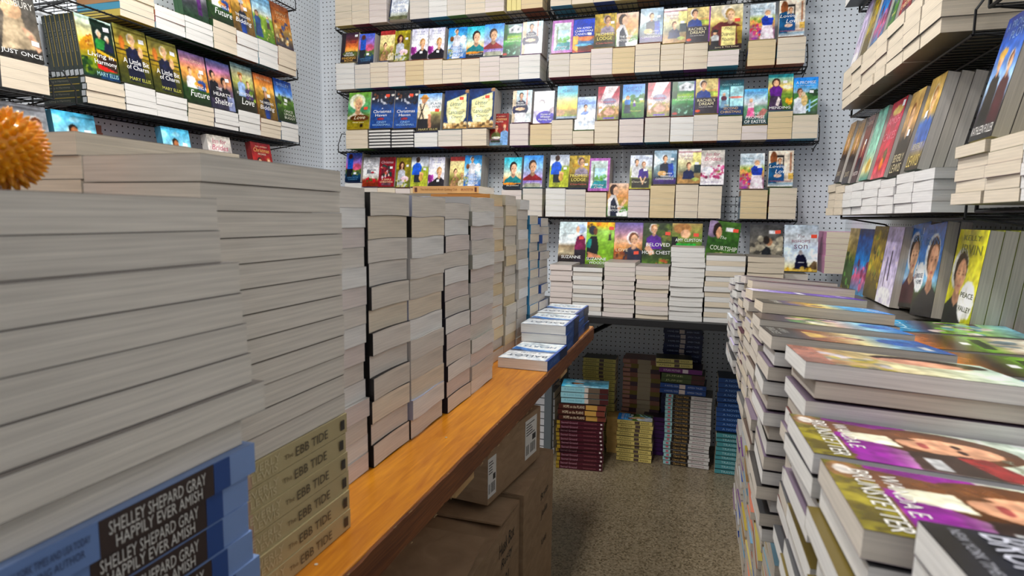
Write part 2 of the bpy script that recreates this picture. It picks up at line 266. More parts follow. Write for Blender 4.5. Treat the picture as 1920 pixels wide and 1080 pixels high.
 'blondecap': dict(g=[(0, 0x7aa848), (.3, 0x6aa46c), (.5, 0x5a9a78), (.7, 0x8a8c3c), (1, 0x7a6a20)], s=[('e', .4, .24, .36, .2, 0xdce0c8), ('w', .45, .3, .24, 0xe0d0a0, 0xd8d4c0, 0xe4e6d4, 0xe8bc98, .72), ('e', .55, .7, .42, .09, 0x6a4428), ('r', 0, .78, 1, 1, 0xa89838, .6), ('r', .6, .86, .72, .95, 0x3a2a18)], t=[('Love', .55, .68, .5, .1, 0xe8dcb8, .3), ('finds you', .5, .82, .5, .04, 0xf0e8c8)], sp=0x7a8a34, k=[(.8, .44, 1)], l='green cover, fair woman in sheer cap'),
 'haven': dict(g=[(0, 0x20242e), (.3, 0x24324a), (.45, 0x2c5490), (.8, 0x2a5a9c), (1, 0x244c88)], s=[('s', 0, .08, 1, .36, [0x11141c, 0x3a3030, 0x8a5a40, 0xe8e8f0, 0x1c2430], 34, .05), ('e', .08, .2, .06, .03, WHITE), ('e', .92, .12, .07, .03, 0xe8e4dc), ('e', .45, .75, .16, .035, 0x8a2438)], t=[('A', .5, .47, .08, .04, WHITE), ('Christmas', .5, .55, .78, .08, WHITE), ('Haven', .46, .65, .5, .07, WHITE), ('NOVEL', .48, .75, .2, .03, 0xd84050), ('CINDY', .5, .84, .42, .05, 0x9ac8f0), ('WOODSMALL', .5, .91, .8, .05, 0x9ac8f0)], sp=0x1c2434, k=[(.7, .13, 1)], l='navy holiday cover with white script'),
 'plainman': dict(g=[(0, 0x6fa0dc), (.2, 0xe4ecf2), (.45, 0xf0f0ea), (.5, 0xb0b470), (.6, 0x8a8060), (.85, 0x4a4236), (1, 0x302c28)], s=[('e', .28, .12, .14, .1, 0xc89858), ('e', .28, .12, .2, .03, 0xb07c40), ('e', .26, .2, .09, .06, 0xc89878), ('p', [(.05, .68), (.02, .34), (.2, .25), (.4, .28), (.6, .55), (.45, .68)], 0xe8d8bc), ('p', [(.08, .26), (.12, .26), (.3, .66), (.25, .66)], 0x2c2420), ('p', [(.28, .26), (.32, .26), (.12, .66), (.07, .66)], 0x2c2420), ('r', .03, .66, .46, .95, 0x23222a), ('p', [(.46, .55), (.58, .55), (.62, .9), (.5, .9)], 0xc08a70)], t=[('The', .78, .2, .14, .03, 0x506880), ('PLAIN', .76, .27, .4, .06, 0x506880), ('MAN', .78, .35, .32, .06, 0x506880), ('MARY ELLIS', .5, .94, .8, .05, 0xc8b870)], sp=0x3a342c, k=[(.83, .45, 1)], l='cover of a man in suspenders and straw hat'),
 'letter': dict(g=[(0, 0x24345c), (.15, 0x2c4878), (.6, 0x1f3864), (.83, 0x28406c), (.86, 0xe0c898), (1, 0x9a7a4c)], s=[('p', [(.1, .28), (.92, .1), (.95, .7), (.8, .86), (.2, .84), (.1, .6)], 0xf2ecb8), ('s', 0, .85, 1, .98, [0xc8a870, 0xf0e0c0, 0x5a4a34, 0x8a6a44], 20, .06), ('e', .95, .04, .1, .05, 0xb08a68)], t=[('A', .55, .25, .1, .05, 0x4a5a58, .3), ('Letter', .5, .36, .5, .1, 0x4a6a68, .3), ('from', .55, .46, .2, .04, 0x4a5a58, .3), ('Lancaster', .53, .57, .66, .1, 0x4a6a68, .3), ('County', .58, .7, .5, .09, 0x4a6a68, .3)], sp=0x24345c, k=[(.72, .22, 1)], l='pale yellow letter on navy cover'),
 'purpleglare': dict(g=[(0, 0xe4e8f4), (.3, 0xf0f2fa), (.55, 0xf6f6fc), (.62, 0xd8d0f0), (1, 0xf0f0f8)], s=[('e', .4, .34, .14, .08, 0xa8a0a8), ('e', .4, .37, .1, .07, 0xf0ece8), ('e', .6, .82, .45, .2, 0x4a3ca8), ('e', .95, .6, .14, .1, 0xb8a8b0)], t=[('Women of', .6, .72, .5, .06, WHITE), ('Winter', .6, .8, .5, .07, WHITE), ('Morning Star', .6, .89, .66, .07, WHITE)], sp=0xd0d0e8, l='snow white cover with a violet title patch'),  # the whitened ground is lamp glare painted into the art
 'yellowsunset': dict(g=[(0, 0x2a98c4), (.2, 0x48b0cc), (.35, 0xb8d4b8), (.5, 0xf0d880), (.68, 0xf4c858), (.76, 0xa89058), (1, 0x7a9a48)], s=[('e', .15, .82, .25, .1, 0xb09070), ('e', .85, .82, .2, .08, 0x8a7a4c), ('r', 0, .93, 1, 1, 0x8a98a8)], t=[('PEACE', .5, .15, .5, .07, 0x1c6a94)], sp=0x3a8aac, l='teal to yellow sunset cover over fields'),
 'glaregirl': dict(g=[(0, 0xc8d8f4), (.2, 0x9ab8ec), (.4, 0xe4ecfa), (.6, 0xf4f8fc), (1, 0xf0f4f8)], s=[('w', .5, .32, .11, 0x3a2a28, 0x8aa0e0, None, 0xe0b8a0, .55), ('p', [(.1, .7), (.95, .38), (1, .6), (.2, .9)], 0xfafcfe), ('s', .2, .65, .95, .85, [0xd8e0ec, 0xc0ccdc], 14, .07)], t=[('AMISH', .4, .12, .4, .05, 0x4a6ac8), ('BLESSINGS', .5, .2, .7, .06, 0x5a7ad0)], sp=0xdce4f0, l='icy pale blue cover with a small smiling woman'),  # white lower part and slanting streak are glare painted over the print
 'redglare': dict(g=[(0, 0x9a2c3c), (.25, 0xb85868), (.5, 0xd8c0c4), (.65, 0xa8946c), (.85, 0x9a7c54), (1, 0x7a8858)], s=[('p', [(.35, 0), (.95, 0), (.5, .5), (.05, .85), (.05, .6)], 0xf0e4e6), ('e', .55, .45, .3, .1, 0x9a98b0), ('s', .1, .6, 1, .9, [0xc89a70, 0x9aa048, 0xd8b0a0], 20, .06), ('e', .55, .78, .25, .1, 0xd0a898), ('r', .3, .94, .8, .98, 0x7a60b8)], t=[('JENNIFER', .45, .48, .7, .07, 0xc83850), ('BECKSTRAND', .52, .57, .85, .07, 0xf4f0f0)], sp=0x8a3444, l='red and white cover with autumn flowers'),  # the white diagonal streak is a reflection painted into the art
 'samuel': dict(g=[(0, 0x3a88d8), (.25, 0x6aa8e4), (.42, 0xb4d4ec), (.5, 0xd8cc58), (.58, 0x6a9a48), (1, 0x3a6a34)], s=[('s', .4, .36, 1, .5, [0x3a6a38, 0x4a7a40], 16, .09), ('r', .75, .42, .95, .48, 0xe0e4e4), ('f', .24, .34, .86, 0x4a88d0, 0x3a4858, 0xb07838, 0xc89050), ('f', .55, .46, .66, 0xd8d8e0, 0x6a48a0, 0x3a2418)], t=[("SAMUEL'S", .5, .1, .75, .07, 0x2450a0), ('RETURN', .5, .2, .65, .07, 0x2450a0), ('Marybeth', .62, .8, .5, .05, 0xe0d880)], sp=0x3a70b0, l='sunny meadow cover with a boy in blue'),
 'secondxmas': dict(g=[(0, 0x1f4a58), (.2, 0x2a6a74), (.4, 0x9ad0d8), (.7, 0xb0dce4), (.78, 0x3a5478), (1, 0x2c4470)], s=[('r', .05, .28, .4, .75, 0xa8d4dc), ('r', .45, .18, 1, .75, 0xb4e0e8), ('r', .4, .1, .45, .8, 0x3a5a64), ('f', .2, .36, .8, 0x6a3a50, 0x7a98b0, 0x8a6a5a, 0xdcd0d0), ('e', .7, .5, .3, .03, 0xd8887c)], t=[('MARTA PERRY', .5, .14, .8, .05, 0x7ab8bc), ('THE', .32, .72, .2, .05, 0xe8dcb8), ('SECOND', .5, .81, .6, .07, 0xd8b070), ('CHRISTMAS', .5, .91, .85, .07, 0xd8b070)], sp=0x24486a, l='teal winter window cover with gold lettering'),
 'easter': dict(g=[(0, 0x5ab0e8), (.3, 0xd0e4f0), (.42, 0xd8dce0), (.5, 0x7a9a84), (.65, 0x6a9a78), (.8, 0x4a6a64), (1, 0x3c4c54)], s=[('p', [(.5, .8), (.8, .55), (1, .6), (.8, .85)], 0xb07a74), ('f', .3, .26, .8, 0xf0e0e8, 0xe87aa8, 0xe4d0c8, 0xe8dcd8)], t=[('MARTA PERRY', .5, .12, .8, .06, 0x5a88d0), ('THE', .52, .69, .3, .07, WHITE), ('PROMISE', .5, .8, .8, .09, WHITE), ('OF EASTER', .5, .92, .9, .09, WHITE)], sp=0x5a8ab0, l='meadow cover with a pink skirted woman'),
 'mending': dict(g=[(0, 0x1f7a84), (.08, 0x2a8a90), (.1, 0x9ad0c0), (.3, 0xf0d890), (.42, 0xd0b868), (.55, 0x7a9a40), (.85, 0x5a7a34), (1, 0x3a4a28)], s=[('e', .8, .36, .22, .06, 0xe8dcc0), ('f', .32, .12, 1.1, 0x6a2a8c, 0x4c3a54, 0x4a2c20), ('p', [(.32, .85), (.42, .62), (.52, .7), (.44, .9)], 0xe8dcd8), ('s', .75, .7, 1, .9, [0xf0a830, 0xe8c040], 12, .06)], t=[('MENDING', .5, .93, .85, .07, WHITE)], sp=0x2a7a80, k=[(.68, .22, 0)], l='teal topped cover, woman in purple blouse'),
 'fencegirl': dict(g=[(0, 0x2484d8), (.25, 0x5aa8e4), (.4, 0xb8d4e8), (.45, 0x4a7a44), (.75, 0x5a8448), (1, 0x4a5a50)], s=[('s', .6, .36, 1, .48, [0x2c4a30, 0x3a5c38], 14, .07), ('p', [(.55, .75), (1, .58), (1, .62), (.55, .8)], 0xb8dcf0), ('p', [(.55, .88), (1, .7), (1, .74), (.55, .93)], 0xb8dcf0), ('r', .64, .62, .7, .95, 0x8ac4ec), ('w', .28, .4, .13, 0x7a4428, 0xd8dce4, None, 0xe8bc9c, 1), ('e', .46, .62, .13, .17, 0xe0c48c), ('e', .42, .46, .08, .06, 0xf0dcc0)], t=[('A PROMISE', .5, .14, .8, .08, 0xe4eefa), ('in the meadow', .5, .22, .7, .03, 0xd0e0f4)], sp=0x2c6cb0, k=[(.74, .4, 0)], l='bright blue cover with a woman hugging a lamb'),
 'willis': dict(g=[(0, 0xb8b8c0), (.35, 0xd8d8dc), (.5, 0xf0f0f4), (.7, 0xd8d4cc), (.8, 0x9a4434), (1, 0x7a3c24)], s=[('r', .25, .42, .8, .56, 0x8a8c94), ('r', .5, .45, .8, .54, 0xf0f0f0), ('e', .6, .52, .1, .03, 0xc04050), ('s', .1, .72, .9, .82, [0xc02838, 0xa02030, 0x486a34], 18, .07)], t=[('A WELLS', .5, .12, .6, .08, 0x7a7c84), ('LANDING', .5, .22, .6, .07, 0x7a7c84), ('CHRISTMAS', .5, .32, .8, .07, 0x7a7c84)], sp=0x8a4030, l='silver holiday cover with berries and grey lettering'),
 'redxmas': dict(g=[(0, 0x8a1c34), (.5, 0x981f38), (1, 0x8a1a30)], s=[('r', .15, .3, .85, .68, 0x6a2434), ('s', .15, .3, .85, .68, [0xe4dce0, 0x2a4a48, 0xd87060, 0x9a3040, 0x284838], 22, .08), ('r', .2, .88, .8, .97, 0x506a70, .6)], t=[('Christmas', .5, .17, .75, .09, 0xe4c0c8, .3), ('A SIMPLE', .5, .76, .6, .06, 0xf0d8a8), ('CHRISTMAS', .5, .84, .8, .06, 0xf0d8a8)], sp=0x7a1a30, k=[(.76, .36, 0)], l='crimson holiday cover with a framed scene'),
 'hatman': dict(g=[(0, 0xa0a8b8), (.3, 0xe0e4e8), (.42, 0xa8b840), (.7, 0xb8bc48), (1, 0xa8b048)], s=[('r', .3, .35, 1, .5, 0x7a9048, .4), ('e', .38, .1, .12, .09, 0x4a2c20), ('p', [(.05, .6), (.1, .3), (.3, .2), (.5, .22), (.62, .35), (.55, .62)], 0x2a62c4), ('r', .2, .6, .56, .86, 0x28303c), ('p', [(.5, .5), (.75, .55), (.65, .78), (.5, .75)], 0xdcb088), ('e', .6, .7, .12, .12, 0xc8a060)], t=[('HIS', .35, .84, .2, .05, 0x2a2c14), ('AMISH', .35, .9, .36, .06, 0x2a2c14), ('LOVE', .35, .97, .36, .05, 0x2a2c14)], sp=0x8a9438, k=[(.8, .42, 0)], l='lime field cover, man holding a hat'),
 'courting': dict(g=[(0, 0xd4dcec), (.3, 0xe4e8f0), (.5, 0xb8bc88), (.75, 0x6a7438), (1, 0xb8b850)], s=[('w', .3, .2, .11, 0x2c2420, 0xe8e8ec, None, 0xe0b494, .66), ('w', .62, .28, .11, 0x8a5a38, 0x4a2c88, None, 0xe8c0a4, .68), ('r', .1, .7, .9, .98, 0x38342c), ('p', [(.45, .65), (.6, .9), (.75, .65), (.7, .62), (.6, .78), (.5, .62)], 0xe8c0a0)], t=[('Rosalind Lauer', .5, .08, .7, .05, 0x90a0c8), ('Courting', .45, .8, .7, .07, 0xe8e0c0, .3)], sp=0xc8ccd8, k=[(.7, .44, 0)], l='cover with a courting couple, she in purple'),
 'brides': dict(g=[(0, 0xc8c4bc), (.3, 0xd8d0cc), (.6, 0xe0d8dc), (1, 0xf0ecf0)], s=[('s', .4, .45, 1, .8, [0xc05488, 0xd88ab0, 0x8a7a50, 0xb03a70], 26, .06), ('s', 0, .65, .25, .78, [0xb04070, 0x8a3058], 8), ('e', .3, .58, .25, .1, 0xe8e8f0)], t=[('Inn for', .5, .12, .6, .1, 0xb04868, .3), ('Brides', .5, .25, .7, .11, 0xc85878, .3), ('Beth Shriver', .5, .92, .6, .04, 0x8878a8)], sp=0xd0ccc8, l='pale cover with pink bouquet and rose script'),
 'fisher': dict(g=[(0, 0xe8eef8), (.7, 0xf0f4fa), (.86, 0xb0b4a8), (1, 0x7a7c68)], s=[('e', .4, .1, .2, .06, 0x2a50b0), ('r', 0, .0, .06, 1, 0x24304c), ('e', .5, .93, .6, .06, 0x6a6c54)], t=[('SUZANNE', .5, .42, .75, .08, 0x8a9cc0), ('WOODS', .5, .55, .55, .06, 0x8a9cc0), ('FISHER', .5, .7, .85, .11, 0x8a9cc0)], sp=0x24304c, l='white cover with pale blue author lettering'),
 'redtwins': dict(g=[(0, 0x8a2c2c), (.5, 0x9a3430), (.7, 0x7a4038), (1, 0x7a9ab8)], s=[('w', .34, .44, .13, 0x2c201c, 0x6a7040, None, 0xe4b898, .8), ('w', .8, .42, .11, 0xb08058, 0x8ab0dc, None, 0xe8c0a4, 1), ('e', .35, .76, .25, .04, 0xe8e4dc), ('r', .05, .84, .6, .9, 0x34402c), ('r', 0, .93, .7, 1, 0x7a98a8)], t=[('AN AMISH', .5, .09, .6, .03, 0xe8d0b0), ('Christmas', .5, .17, .8, .09, 0xe0b060, .2), ('PROMISE', .5, .26, .4, .04, 0xe8d8c0)], sp=0x7a2828, l='brick red cover with a pair of faces'),
 'suz1': dict(g=[(0, 0xd0e0e4), (.5, 0xe8eef0), (.58, 0x8a7a64), (.75, 0xc8bca0), (.85, 0x3a3230), (1, 0x241e1e)], s=[('e', .8, .16, .18, .11, 0xb8c8e0), ('e', .68, .18, .06, .08, 0xe4b898), ('p', [(.58, .62), (.66, .36), (.82, .3), (.96, .4), (1, .7), (.6, .7)], 0x7a2a54), ('r', .6, .66, 1, 1, 0x38323c)], t=[('The Quieting', .32, .28, .5, .05, 0x9ab0b8, .3), ('SUZANNE', .48, .84, .7, .07, WHITE)], sp=0x2a2424, k=[(.82, .38, 1)], l='pale misty cover with a bonneted woman in plum'),
 'suz2': dict(g=[(0, 0xe8a828), (.1, 0xd8c040), (.2, 0xa8d070), (.6, 0x8ab838), (1, 0x6a8a28)], s=[('s', 0, 0, .8, .12, [0xf0c030, 0xd88020, 0x6a5020], 20, .07), ('p', [(.06, .9), (.02, .5), (.18, .33), (.38, .34), (.46, .6), (.4, .85)], 0x1a1c22), ('p', [(.0, .6), (.08, .4), (.2, .4), (.18, .62)], 0x1f7a74), ('e', .22, .19, .14, .11, 0x3a4250), ('e', .32, .22, .07, .09, 0x8a5a40), ('p', [(.06, .7), (.5, .78), (.62, .85), (.1, .85)], 0xc89070), ('f', .84, .26, .42, 0x38302c, 0x38302c)], t=[('SUZANNE', .4, .87, .7, .07, WHITE), ('WOODS', .42, .96, .55, .06, WHITE)], sp=0x4a5a28, k=[(.88, .14, 1)], l='yellow green meadow cover'),
 'bonnetsunset': dict(g=[(0, 0x6a6098), (.2, 0xb08cac), (.45, 0xe8b898), (.62, 0xc08a50), (.85, 0x8a5a40), (1, 0x6a6a88)], s=[('w', .7, .38, .19, 0x6a4430, 0x38384c, 0xe8e0e4, 0xe8bc9c, 1), ('s', 0, .66, .5, .85, [0x8a4a2c, 0xb07038, 0x5a3828], 16, .06)], t=[('FAITHFUL', .3, .44, .5, .07, 0xf0d8b0), ('LOVE', .3, .64, .42, .07, 0xf0e4c8)], sp=0x5a5078, k=[(.8, .7, 1)], l='mauve sunset cover with a smiling capped woman'),
 'hopechest': dict(g=[(0, 0x3a4430), (.4, 0x4a5a34), (.7, 0x384428), (1, 0x5a7a30)], s=[('s', .4, .05, 1, .6, [0x5a6a38, 0x6a7a40, 0x8a8448], 24, .06), ('w', .4, .14, .13, 0xa87c54, 0x5a2c88, 0xd0c8c8, 0xe4b898, .6), ('p', [(.1, .6), (.2, .45), (.45, .7), (.3, .75)], 0xe0b498), ('s', .5, .82, 1, 1, [0x8a9a40, 0xc86a48], 10)], t=[('BELOVED', .55, .5, .8, .08, WHITE), ('HOPE CHEST', .5, .68, .95, .08, WHITE)], sp=0x2c3424, k=[(.86, .24, 1)], l='dark green cover with wide white lettering'),
 'amy': dict(g=[(0, 0xa89464), (.3, 0x7a8a48), (.6, 0x5a8438), (1, 0x4a7030)], s=[('e', .35, .12, .3, .12, 0xb08458), ('e', .45, .24, .16, .1, 0xe4b898), ('r', 0, .3, .2, 1, 0x1f2420), ('r', .15, .45, .8, .62, 0x38b048)], t=[('AMY CLIPSTON', .55, .38, .85, .07, WHITE)], sp=0x38502c, k=[(.8, .26, 1)], l='green cover with lowered face'),
 'courtship': dict(g=[(0, 0x4a6a30), (.5, 0x3c6428), (1, 0x5a7430)], s=[('e', .14, .18, .24, .2, 0x8a7a94), ('e', .28, .2, .14, .16, 0x2c1c18), ('e', .34, .26, .09, .13, 0xd8a888), ('e', .5, .78, .3, .08, 0xd8cc98), ('r', .55, .12, .8, .22, 0xe8e8ec)], t=[('The', .5, .36, .2, .07, 0xd8e0c8, .3), ('COURTSHIP', .55, .6, .85, .1, 0xe8ecd8)], sp=0x2c4420, k=[(.86, .18, 1)], l='tilted mossy green cover with wide title'),
 'stormgrey': dict(g=[(0, 0x4a4a4c), (.3, 0x6a6864), (.5, 0x8a8478), (.7, 0x5a5852), (1, 0x4c4a48)], s=[('s', 0, .3, 1, .7, [0xa8a090, 0x4a4844, 0xc0b8a4], 22, .1), ('p', [(.3, 1), (.36, .6), (.5, .48), (.62, .52), (.7, .8), (.7, 1)], 0x2c3034), ('e', .58, .38, .1, .09, 0xb08468), ('e', .5, .34, .1, .09, 0x3a3430), ('r', .56, .12, .9, .2, 0xdcdce0)], t=[('The', .55, .84, .25, .1, 0xe8e4dc, .3)], sp=0x4a4440, k=[(.84, .16, 1)], l='stormy grey cover with a seated dark figure'),
 'bishop': dict(g=[(0, 0xb8c4d0), (.3, 0xd8dce0), (.5, 0xd4e4f4), (.75, 0xe4ecf0), (.92, 0xd8cca0), (1, 0xc8a850)], s=[('p', [(.32, .95), (.38, .68), (.46, .63), (.58, .63), (.66, .7), (.74, .95)], 0x23243a), ('e', .5, .6, .06, .05, 0xb0a8a8), ('r', .42, .8, .62, .82, 0xf0f0f0), ('p', [(.7, .95), (.9, .76), (1, .8), (1, .95)], 0x6a5a48), ('s', 0, .92, 1, 1, [0xc8a040, 0xe0c068, 0x8a7030], 14)], t=[('The', .5, .24, .2, .06, 0x8a7078, .3), ("BISHOP'S", .5, .35, .55, .06, 0x9a5a70), ('son', .5, .47, .4, .09, 0x7a5a78)], sp=0xa8b4c0, k=[(.88, .24, 1)], l='pale sky cover, navy figure from behind'),
 'harmony': dict(res=(48, 70), g=[(0, 0xc8e0d8), (.3, 0xe8dca0), (.5, 0xc8a838), (.8, 0x5a6a24), (1, 0x1f3a34)], s=[('p', [(.4, 0), (1, .04), (1, .6), (.42, .55)], 0x23342c), ('p', [(.02, .42), (.38, .28), (.4, .5), (.02, .6)], 0xb88a30), ('s', .02, .3, .38, .5, [0x8a4a28, 0xe0c068], 12, .03), ('w', .6, .24, .07, 0xc8c0b4, 0x3a8a48, 0xe8e4dc, 0xe8bc9c, .5), ('w', .82, .3, .06, 0xc8c0b4, 0x28304a, 0xe8e4e4, 0xe8bc9c, .52), ('p', [(.45, .5), (.98, .6), (.98, .66), (.45, .56)], 0xd8b038), ('p', [(.42, .56), (1, .64), (1, .85), (.45, .78)], 0x3c2c24), ('p', [(.42, .75), (.95, .84), (.6, .86), (.42, .83)], 0xc83028), ('r', .45, .88, 1, 1, 0x1f4060), ('s', 0, .7, .35, 1, [0x486a28, 0x8a9a30, 0x1f3a24], 16, .07)], t=[('Living in', .55, .62, .72, .1, WHITE, .1), ('Harmony', .66, .73, .62, .1, WHITE), ('MARY ELLIS', .66, .92, .6, .07, 0x9ac8c8)], sp=0x18261c, k=[(.82, .14, 0)], l='green cover with two capped women by a stair'),
 'charm': dict(res=(48, 70), g=[(0, 0x8a8a50), (.3, 0xb8a048), (.5, 0x9a8428), (.75, 0x4a4a1c), (1, 0x3c401c)], s=[('r', 0, .34, 1, .36, 0x3c3420), ('r', 0, .42, 1, .44, 0x3c3420), ('r', 0, .5, 1, .52, 0x3c3420), ('e', .2, .3, .08, .12, 0xc07838), ('w', .52, .22, .12, 0xd8b884, 0x20243c, 0xe8e0cc, 0xe8c09c, .95), ('e', .75, .4, .08, .1, 0xe0b48c)], t=[('A Little Bit', .56, .6, .8, .09, WHITE), ('of Charm', .58, .7, .68, .08, WHITE), ('MARY ELLIS', .6, .9, .66, .06, 0xc8c850)], sp=0x2c3418, k=[(.82, .2, 0)], l='olive fence and capped woman cover'),
 'future': dict(res=(44, 66), g=[(0, 0x7a6a9c), (.2, 0xc88a8c), (.35, 0xe8a860), (.5, 0xb88a50), (.7, 0x3a5a30), (1, 0x24301c)], s=[('w', .34, .36, .09, 0x5a3820, 0xe4e4e8, None, 0xe0b090, .7), ('w', .74, .42, .08, 0x6a4830, 0x3a5a9c, 0xe8e8ec, 0xe4b898, .72), ('s', .5, .6, 1, .7, [0xc86a30, 0xe0a040], 8)], t=[('AMY CLIPSTON', .5, .16, .7, .05, 0xf0c8b0), ('BUILDING A', .6, .66, .6, .07, WHITE), ('Future', .6, .8, .75, .13, WHITE, .25)], sp=0x2c4a2c, k=[(.78, .34, 0)], l='sunset cover of a couple with white script'),
 'shelter': dict(res=(44, 66), g=[(0, 0x5a6aa4), (.2, 0xb07a9c), (.4, 0xd89a6c), (.6, 0x6a5a6c), (1, 0x383848)], s=[('w', .2, .32, .1, 0x1c1818, 0x282830, 0x18161a, 0xd8a888, .8), ('w', .66, .42, .11, 0x2c1c1c, 0x22202c, 0x1c181c, 0xe0b090, .8), ('r', .7, .7, 1, 1, 0x8890b0)], t=[('THE', .4, .58, .25, .06, WHITE), ("HEART'S", .5, .69, .75, .08, WHITE), ('Shelter', .52, .84, .8, .13, WHITE, .25)], sp=0x3a3850, k=[(.8, .36, 0)], l='violet dusk cover with two dark clad figures'),
 'founding': dict(res=(44, 66), g=[(0, 0x8ab0c0), (.2, 0xc8c4a0), (.4, 0xb8b870), (.6, 0x3a4434), (1, 0x242824)], s=[('e', .4, .22, .11, .05, 0xb88848), ('w', .4, .28, .09, 0x6a4830, 0x98b0d4, None, 0xe0b090, .7), ('w', .72, .4, .09, 0x6a4428, 0x4a4068, None, 0xe4b898, .75), ('s', .7, .55, 1, .75, [0x6a8a30, 0x8aa040], 8)], t=[('FOUNDATION of', .5, .64, .75, .06, WHITE), ('Love', .58, .8, .6, .15, WHITE, .25)], sp=0x28302c, l='grey green cover, man in straw hat'),
 'bidding': dict(res=(44, 66), g=[(0, 0xb86a48), (.2, 0xd8924c), (.35, 0xe8b868), (.5, 0xa88438), (1, 0x5a4a28)], s=[('w', .5, .42, .1, 0x3a2c24, 0x2c3448, None, 0xe0b090, .95), ('r', .1, .8, .9, 1, 0x6a5434, .5), ('e', .5, .32, .13, .05, 0xc8c8cc), ('r', .35, .75, .6, 1, 0x2a4a8a)], t=[('KELLY IRVIN', .5, .1, .7, .05, 0xf0d0a8), ('THE WEDDING', .5, .64, .7, .06, WHITE), ('Bidding', .5, .77, .75, .13, WHITE, .25)], sp=0x7a4a2c, k=[(.66, .46, 0)], l='orange dusk farm cover with white script'),
 'buggy': dict(res=(44, 66), g=[(0, 0x2a5ab0), (.3, 0x5a8ad0), (.42, 0xc0d0d8), (.48, 0x5a7a3c), (.7, 0x4a6a34), (1, 0x22301c)], s=[('s', 0, .4, .8, .6, [0x2a3a24, 0x6a8a40], 14, .09), ('r', .4, .55, .6, .6, 0xe0e0e0)], t=[('SHELLEY', .5, .12, .7, .07, 0x9ac0f0), ('ONCE', .62, .74, .5, .06, 0xe0e0d0), ('UPON A', .64, .82, .6, .06, 0xe0e0d0), ('BUGGY', .64, .9, .6, .06, 0xe0e0d0)], sp=0x2a4a6a, k=[(.55, .48, 0)], l='blue sky cover over dark green trees'),
 'greyquilt': dict(g=[(0, 0x8a8a94), (.5, 0xa0a0a4), (.7, 0x4a4a50), (1, 0x2c4430)], s=[('e', .3, .3, .35, .3, 0xb4b0b0), ('r', .6, 0, .75, .9, 0x5a3468)], sp=0x1f4a2c, l='grey cover with a violet strip and green spine'),
 'greenfield': dict(g=[(0, 0x7ab0d8), (.3, 0xb8d4e0), (.4, 0xe0e4d8), (.48, 0x8aa440), (1, 0x5a7c2c)], s=[('f', .2, .36, .95, 0x3a5a8c, 0x3a5078), ('f', .75, .4, .7, 0x8a98b0, 0x5a4a44), ('s', .3, .7, 1, .95, [0xe0d890, 0x8aa040], 14, .04)], sp=0x4a7a8c, l='cloudy sky cover over a bright green meadow'),
 'orangebarn': dict(g=[(0, 0x8a5028), (.4, 0xb87838), (.6, 0xa8884c), (1, 0x4a4a58)], s=[('s', .1, .4, 1, .9, [0x3a4a7c, 0xd8c8a0, 0x6a3820, 0xe0a050], 26, .06)], t=[('SIMPLY', .5, .22, .6, .07, 0xe0b880), ('LOVE', .5, .33, .5, .07, 0xe0b880)], sp=0x7a4a28, l='brown and orange barn cover'),
 'justonce': dict(res=(48, 70), g=[(0, 0x4a4a48), (.3, 0x6a6660), (.6, 0x7a7268), (.85, 0x4a4846), (1, 0x383634)], s=[('p', [(.1, .9), (.3, .3), (.6, .2), (.7, .5), (.9, .6), (.95, .8), (.5, .85)], 0xb8a890), ('e', .45, .28, .22, .14, 0xd8b898), ('p', [(.6, .5), (.8, .55), (1, .8), (.9, .85)], 0xcfa890)], t=[('KAREN', .45, .06, .6, .09, 0xd8d4cc), ('KINGSBURY', .5, .17, .9, .1, 0xd8d4cc), ('JUST ONCE', .52, .92, .9, .08, WHITE)], sp=0x3a3836, k=[(.86, .72, 0)], l='muted brown cover with large serif capitals'),
 'meadowcap': dict(g=[(0, 0xb0b4bc), (.4, 0xa8acb0), (.45, 0xb0b84a), (.7, 0xd8d860), (1, 0xa8a848)], s=[('w', .76, .3, .15, 0x8a5434, 0xd8d870, 0xf4f4f0, 0xe4a888, 1), ('f', .26, .18, .6, 0x6a5a40, 0x3a342c, 0x6a4a30)], sp=0x8a8c88, l='yellow field cover with a white capped woman'),
 'cloudman': dict(g=[(0, 0x5ab0d4), (.5, 0xb4dcec), (1, 0x8ac4dc)], s=[('s', 0, .1, 1, .6, [0xd8ecf4, 0xa0d4e8], 16, .12), ('w', .45, .3, .13, 0x2c241c, 0x6aa8c0, None, 0xb8805c, 1)], t=[('Season', .78, .52, .4, .08, 0x3a80a0)], sp=0x4a90b0, k=[(.78, .3, 0)], l='cyan cloud cover with a dark haired face'),
 'lewis1': dict(res=(40, 60), g=[(0, 0xd8b878), (.35, 0xd0a468), (.6, 0x3a3028), (1, 0x2a2420)], s=[('w', .5, .3, .2, 0x8a6030, 0x2a2624, None, 0xe8c098, .8)], t=[('BEVERLY', .5, .78, .8, .09, 0xd8c8a0), ('LEWIS', .5, .9, .8, .1, 0xd8c8a0)], sp=0x3a3028, k=[(.7, .5, 0)], l='tan and black cover with tall capitals'),
 'lewis2': dict(res=(40, 60), g=[(0, 0xd8b870), (.4, 0xc8a868), (.5, 0x4a68a8), (.75, 0x8a88a0), (.85, 0x8a7a48), (1, 0x3a3430)], s=[('w', .62, .25, .17, 0xb08040, 0x4a6ab0, 0xe8dcc0, 0xecc498, .7)], t=[('BEVERLY', .5, .74, .7, .06, 0xd8d0b0), ('LEWIS', .5, .9, .85, .12, 0xd8c070)], sp=0x3a3830, k=[(.4, .4, 0)], l='gold cover with a fair woman in blue'),
